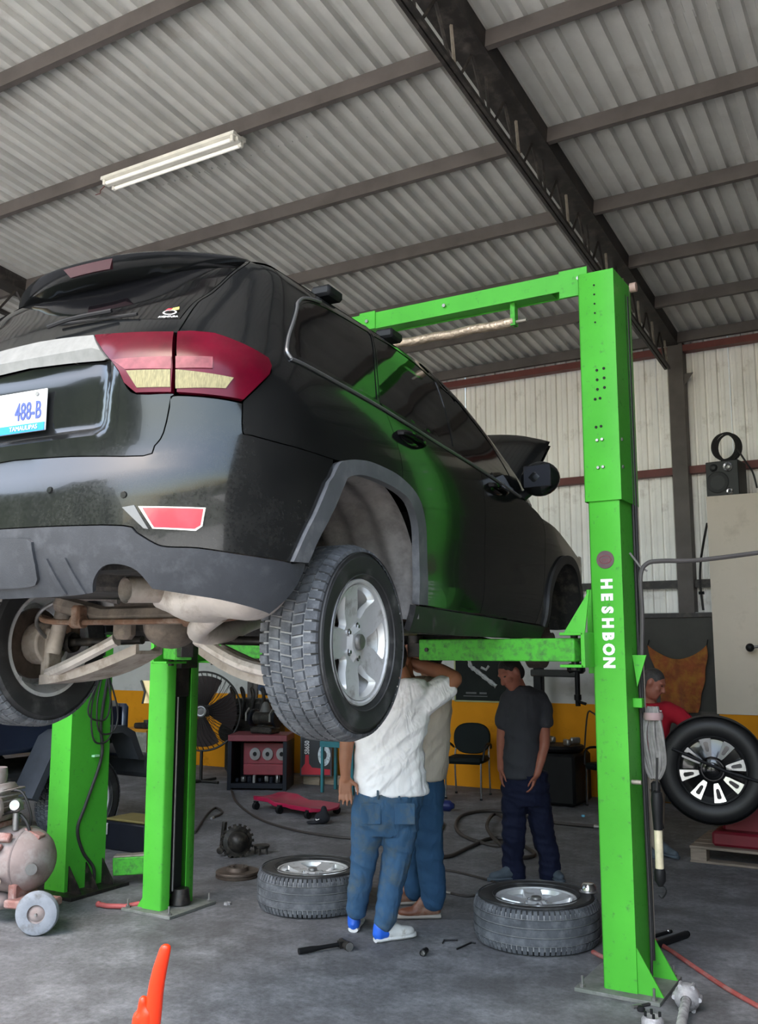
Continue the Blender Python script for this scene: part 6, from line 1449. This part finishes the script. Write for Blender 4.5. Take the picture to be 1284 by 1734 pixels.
for k in range(4):
    t = PI / 4 + k * PI / 2; MB().bevbox((.05 + .2 * math.cos(t), .2 * math.sin(t), .70), (.12, .05, .07), .012, Matrix.Rotation(t, 3, 'Z')).build('clamp_jaw', m_grey_metal, tc_)
MB().tube([(-.30, -.25, .1), (-.30, -.28, .75)], .03, 8).sphere((-.30, -.28, .82), (.06, .05, .14)).build('bead_breaker', mat('pale grey blade', (.30, .31, .32), .4, .5), tc_)
MB().tube(smooth_path([(.28, .2, .6), (.33, .2, 1.0), (.40, .18, 1.02), (.45, .18, .98)], 5), .01, 6).build('air_tube', m_hose, tc_)
MB().box((-.1, -.31, .18), (.09, .02, .13)).build('pedal_plate', m_white, tc_, bevel=.004)
# wheel balancer with a large wheel, on a pallet
pal = thing('wooden_pallet', (-1.28, 8.78, 0), 'worn wooden pallet under the magenta-red machine', 'pallet', .0)
m_pal = mat('grey weathered timber', (.24, .19, .15), .8, 0, .25, 6, stretch=(1, 8, 8))
for k in range(5): MB().bevbox((0, -.34 + .17 * k, .125), (1.3, .13, .022), .003).build('deck_board', m_pal, pal)
for x in (-.58, 0, .58): 
    for y in (-.34, .34): MB().bevbox((x, y, .065), (.13, .12, .10), .004).build('pallet_block', m_pal, pal)
for y in (-.34, .34): MB().bevbox((0, y, .010), (1.3, .12, .018), .003).build('bottom_board', m_pal, pal)
bal = thing('wheel_balancer', (-1.25, 8.80, .137), 'magenta-red wheel balancing machine on the pallet', 'balancer')
m_bal = mat('magenta-red machine paint', (.20, .008, .022), .45, 0, .12, 5)
MB().bevbox((.05, .05, .30), (1.0, .55, .60), .03).bevbox((.05, -.02, .06), (1.12, .68, .12), .02).build('cabinet', m_bal, bal)
MB().bevbox((.2, .05, .68), (.7, .5, .18), .05).build('weight_tray', m_bal, bal)
MB().cyl((-.38, -.22, .66), (-.38, .1, .66), .03, n=14).build('spindle', m_grey_metal, bal)
MB().bevbox((-.50, -.10, .28), (.10, .25, .22), .02).build('side_box', m_bk, bal)
bw = thing('large_wheel', (-1.655, 8.10, .80), 'big black tyre with a black and silver multi-spoke alloy wheel mounted on the balancer', 'wheel')
wd = Vector((.18, -.98, .0)).normalized(); RW = RM(Z3.cross(wd), Z3, wd)
m_bt = mat('clean black tyre', (.010, .010, .011), .5, 0, .15, 8)
def wb_(mb, n, m, parent=None, **k): mb.xform(RW.to_4x4()); return mb.build(n, m, parent or bw, **k)
R2 = .418
wb_(MB().lathe([(.265, .10), (.29, .125), (.34, .135), (.385, .125), (.408, .10), (R2, .07), (R2, -.15), (.40, -.185), (.34, -.20), (.27, -.18)], n=64), 'tyre', m_bt)
for k in range(4): wb_(MB().lathe([(R2 - .001, -.12 + .06 * k), (R2 + .004, -.115 + .06 * k), (R2 + .004, -.075 + .06 * k), (R2 - .001, -.07 + .06 * k)], n=64), 'tread_rib', m_bt)
wb_(MB().lathe([(.27, .11), (.262, .118), (.252, .112), (.245, .09), (.235, .03), (.235, -.1)], n=64), 'rim_barrel', m_bt)
m_blk_g = mat('gloss black alloy', (.006, .006, .007), .18, .2, 0, coat=.5); m_mach = mat('machined silver spoke', (.75, .75, .74), .22, .9, .1, 20)
wb_(MB().lathe([(.02, .075), (.06, .08), (.09, .065), (.24, .03), (.246, .03)], n=48, cap0=True), 'wheel_dish', m_blk_g)
for k in range(8):
    t = 2 * PI * k / 8 + .2; Rk = Matrix.Rotation(t, 3, 'Z')
    ot = [(.105, -.016), (.13, -.024), (.185, -.034), (.247, -.046), (.252, 0), (.247, .046), (.185, .034), (.13, .024), (.105, .016)]
    it = [(.145, -.008), (.16, -.014), (.215, -.018), (.225, -.01), (.225, .01), (.215, .018), (.16, .014), (.145, .008)]
    mb = MB(); slab(mb, ot, [it], .03, lambda x, y: Rk @ Vector((x, y, .088 + .02 * (x - .1) / .15)), lambda x, y: Rk @ Vector((x, y, .05 + .02 * (x - .1) / .15))); wb_(mb, 'spoke', m_mach)
    mb = MB(); mb.prism(it, .05, .085, Rk); wb_(mb, 'spoke_inlay', m_blk_g)
wb_(MB().lathe([(.0, .12), (.03, .12), (.055, .11), (.06, .07), (.10, .07), (.105, .085), (.09, .095)], n=28), 'hub_cone', m_blk_g)
wb_(MB().tube([(-.30, .16, .14), (.10, .0, .15), (.45, -.10, .13)], .012, 8), 'clamp_bar', m_black)
# speaker with coiled cable on the partition
sp = thing('loudspeaker', (-1.95, YP + .20, 3.44), 'black two-way loudspeaker standing on the cream partition', 'loudspeaker')
m_spk = mat('black speaker vinyl', (.016, .016, .017), .5, 0, .1, 20); sp.rotation_euler.z = -.12
MB().bevbox((0, 0, .20), (.36, .30, .40), .008).build('cabinet', m_spk, sp)
MB().lathe([(.125, 0), (.115, .008), (.095, .002), (.05, -.01), (0, -.004)], (-.05, -.152, .16), (0, -1, 0), 36).build('woofer', mat('speaker cone', (.03, .03, .031), .7), sp)
MB().lathe([(.034, .0), (.052, .008), (.056, .0)], (.07, -.152, .325), (0, -1, 0), 30).build('tweeter_ring', m_chrome, sp); MB().sphere((.07, -.150, .325), (.03, .012, .03)).build('tweeter_dome', m_grey_metal, sp)
MB().lathe([(.02, .0), (.04, .006), (.045, 0)], (-.09, -.152, .33), (0, -1, 0), 24).build('bass_port', m_black, sp); MB().lathe([(.018, .004), (.03, .008), (.04, 0)], (.075, -.152, .05), (0, -1, 0), 24).build('corner_port', m_chrome, sp)
cc = thing('cable_coil', (-1.93, YP + .18, 3.86), 'coil of black cable standing on top of the loudspeaker', 'cable')
for k in range(5): MB().tube([(.13 * math.cos(t) + .012 * k - .02, .02 * k - .04, .155 + (.15 + .008 * (k % 3)) * math.sin(t)) for t in [2 * PI * q / 30 for q in range(30)]], .010, 6, closed=True).build('cable_loop', m_hose, cc)
MB().tube(smooth_path([(.12, -.04, .12), (.22, -.1, -.06), (.30, -.22, -.20), (.34, -.26, -.38)], 6), .010, 6).build('cable_tail', m_hose, cc)
kb = thing('ball_lever', (-1.60, YP, 1.77), 'black ball knob lever on the cream partition', 'lever')
MB().sphere((-.14, -.16, 0), .045).build('ball', m_black, kb); MB().tube([(-.14, -.16, 0), (.1, -.12, .03), (.5, -.02, .08)], .016, 8).build('rod', m_grey_metal, kb)
# cable down the column and hung cloth
wc = thing('wall_cable', (-2.36, YW - .05, 2.2), 'black cable running down beside the brown wall column', 'cable')
MB().tube(smooth_path([(.20, -.45, .95), (.12, -.3, .75), (.02, -.02, .55), (.0, -.0, .3), (.02, .0, .0)], 6), .014, 6).build('cable_run', m_hose, wc)
MB().tube([(-.02, 0, .2), (.04, 0, .2)], .02, 6).build('cable_clip', m_black, wc)
bl_ = thing('hanging_blanket', (-2.63, YW - .16, 1.4), 'orange-brown patterned blanket hung by its corners on the dark door', 'blanket')
m_blk = mat('orange-brown woven blanket', (.25, .065, .018), .9, 0, .35, 6, dirt=((.34, .15, .02), .45, 9), sheen=.2, bump=.3, bs=30)
def blk(u, v):
    x = lerp(-.34, .34, u); top = .40 - .16 * math.sin(PI * u) ** .9; sw = 1 - .42 * (1 - v) ** 1.5 - .08 * math.sin(PI * v) + .02 * math.sin(v * 17); z = lerp(-.36, top, v)
    return Vector((x * sw + .03 * math.sin(v * 3), -.03 - .035 * math.sin(u * 11 + v * 2) * (1 - .4 * v), z))
mb = MB(); mb.grid(blk, 30, 24); mb.grid(lambda u, v: blk(u, v) + Vector((0, .012, 0)), 30, 24); mb.build('cloth', m_blk, bl_, smooth=80)
for x in (-.335, .335): MB().tube([(x, -.03, .38), (x, .05, .46)], .006, 6).build('tie', m_rubber, bl_)
# strip light under the second purlin
lf = thing('fluorescent_fixture', (-5.50, 5.74, roof_z(5.74) - .135), 'white twin-tube fluorescent fixture under a roof purlin', 'lamp')
m_tube = mat('faintly glowing white tube', (.86, .84, .78), .3, 0, .03, emit=((1, .95, .85), .12)); m_fix = mat('white fixture enamel', (.80, .77, .70), .4)  # faint glow added to the tube by emission
mb = MB(); sec = [(-.085, -.012), (-.03, -.012), (-.018, -.04), (.018, -.04), (.03, -.012), (.085, -.012), (.08, .02), (-.08, .02)]
mb.loft([[Vector((x, a, b)) for a, b in sec] for x in (-.77, .77)], True, True); mb.build('housing', m_fix, lf, smooth=0)
for s in (-1, 1):
    MB().cyl((-.72, .056 * s, -.044), (.72, .056 * s, -.044), .0165, n=14).build('tube', m_tube, lf)
    for x in (-.74, .74): MB().bevbox((x, .056 * s, -.035), (.03, .04, .05), .006).build('lamp_holder', m_fix, lf)
MB().tube(smooth_path([(-.78, 0, -.02), (-.83, -.02, -.07), (-.80, -.05, -.12), (-.86, -.05, -.12)], 4), .004, 5).build('loose_wire', m_redox, lf)
# work lamp and bundled cable hanging on the right column
hl = thing('work_lamp', (-1.345, 5.20, 1.18), 'black handled inspection lamp hanging beside the right column', 'lamp')
MB().tube([(.0, .0, 0), (-.01, .0, -.18)], .007, 6).build('cord', m_hose, hl)
MB().lathe([(.012, 0), (.028, -.01), (.032, -.05), (.028, -.12), (.024, -.19), (.024, -.20)], (-.01, 0, -.17), (0, 0, 1), 18).build('grip', m_black, hl)
MB().lathe([(.022, 0), (.022, -.20)], (-.01, 0, -.37), (0, 0, 1), 16).build('lamp_glass', mat('frosted lamp glass', (.62, .55, .38), .25, .1, .15, 20), hl)
MB().lathe([(.026, 0), (.03, -.02), (.03, -.06), (.012, -.09)], (-.01, 0, -.565), (0, 0, 1), 16, True, True).tube(smooth_path([(-.01, 0, -.64), (.02, 0, -.67), (.0, 0, -.71), (-.02, 0, -.70)], 4), .004, 5).build('end_hook', m_black, hl)
cbn = thing('cable_bundle', (-1.385, 5.30, 1.42), 'bundle of dusty grey looped cable tied to the right column', 'cable')
m_gcb = mat('dusty grey cable', (.20, .19, .18), .8, 0, .25, 20)
for k in range(9):
    a = -.05 + .0125 * k; MB().tube(smooth_path([(a * .4, 0, .02), (a * 1.2 - .01, -.01 * (k % 3), -.12), (a * 1.1, .012 * (k % 2), -.28), (a * .3, 0, -.36), (a * .5 + .02, .03, -.2), (a * .4, .02, .02)], 5), .0095, 6).build('cable_loop', m_gcb, cbn)
MB().lathe([(.05, -.02), (.055, 0), (.05, .02)], (0, .005, -.03), (0, 0, 1), 16).build('tie', mat('pinkish tie', (.30, .2, .2), .7), cbn)
MB().bevbox((-.0, .0, -.42), (.05, .03, .09), .012).build('plug', m_black, cbn)
MB().tube([(0, 0, -.40), (.03, .0, -.62)], .006, 6).build('cord', m_black, cbn)
# hose crossing from the column to the right
xh = thing('overhead_hose', (-1.42, 5.25, 1.75), 'dark hose rising from the right column and crossing to the right', 'hose')
MB().tube(smooth_path([(.0, .0, -.05), (.015, -.01, .2), (.02, -.03, .40), (.05, .0, .47), (.12, .04, .485), (.30, .14, .49), (.62, .32, .535), (1.2, .6, .62), (2.4, 1.2, .9)], 7), .0125, 8).build('hose_run', mat('grey-brown hose', (.07, .062, .06), .6), xh)
MB().tube([(-.03, -.05, .53), (.02, -.02, .45), (.05, .0, .43)], .006, 6).build('tie_cable', m_gcb, xh)
pp_ = thing('yellow_card', (-4.90, 5.07, 1.37), 'crumpled yellow card tucked behind the left column', 'card')
def card(u, v): return Vector((lerp(-.05, .05, u), .02 * math.sin(v * 5 + u * 3), .16 * v)) 
mb = MB(); mb.grid(lambda u, v: card(u, v), 6, 8); mb.grid(lambda u, v: card(u, v) + Vector((0, .006, 0)), 6, 8); mb.build('card_sheet', mat('yellow card', (.55, .43, .22), .7), pp_); MB().tube([(-.04, -.03, .16), (.0, -.03, .08), (-.02, -.03, .0)], .008, 6).build('strap', m_black, pp_)
dk = thing('dark_crate', (-6.30, 6.45, 0), 'dark crate with a mustard lid behind the neighbouring green post', 'crate')
MB().bevbox((0, 0, .12), (.5, .35, .24), .012).build('crate_body', m_bk, dk); MB().bevbox((-.02, .02, .252), (.46, .32, .02), .006).build('lid', mat('mustard lid', (.20, .16, .05), .7), dk); MB().bevbox((-.2, -.19, .18), (.05, .02, .10), .006).build('label', mat('pale crate tag', (.4, .4, .38), .6), dk)
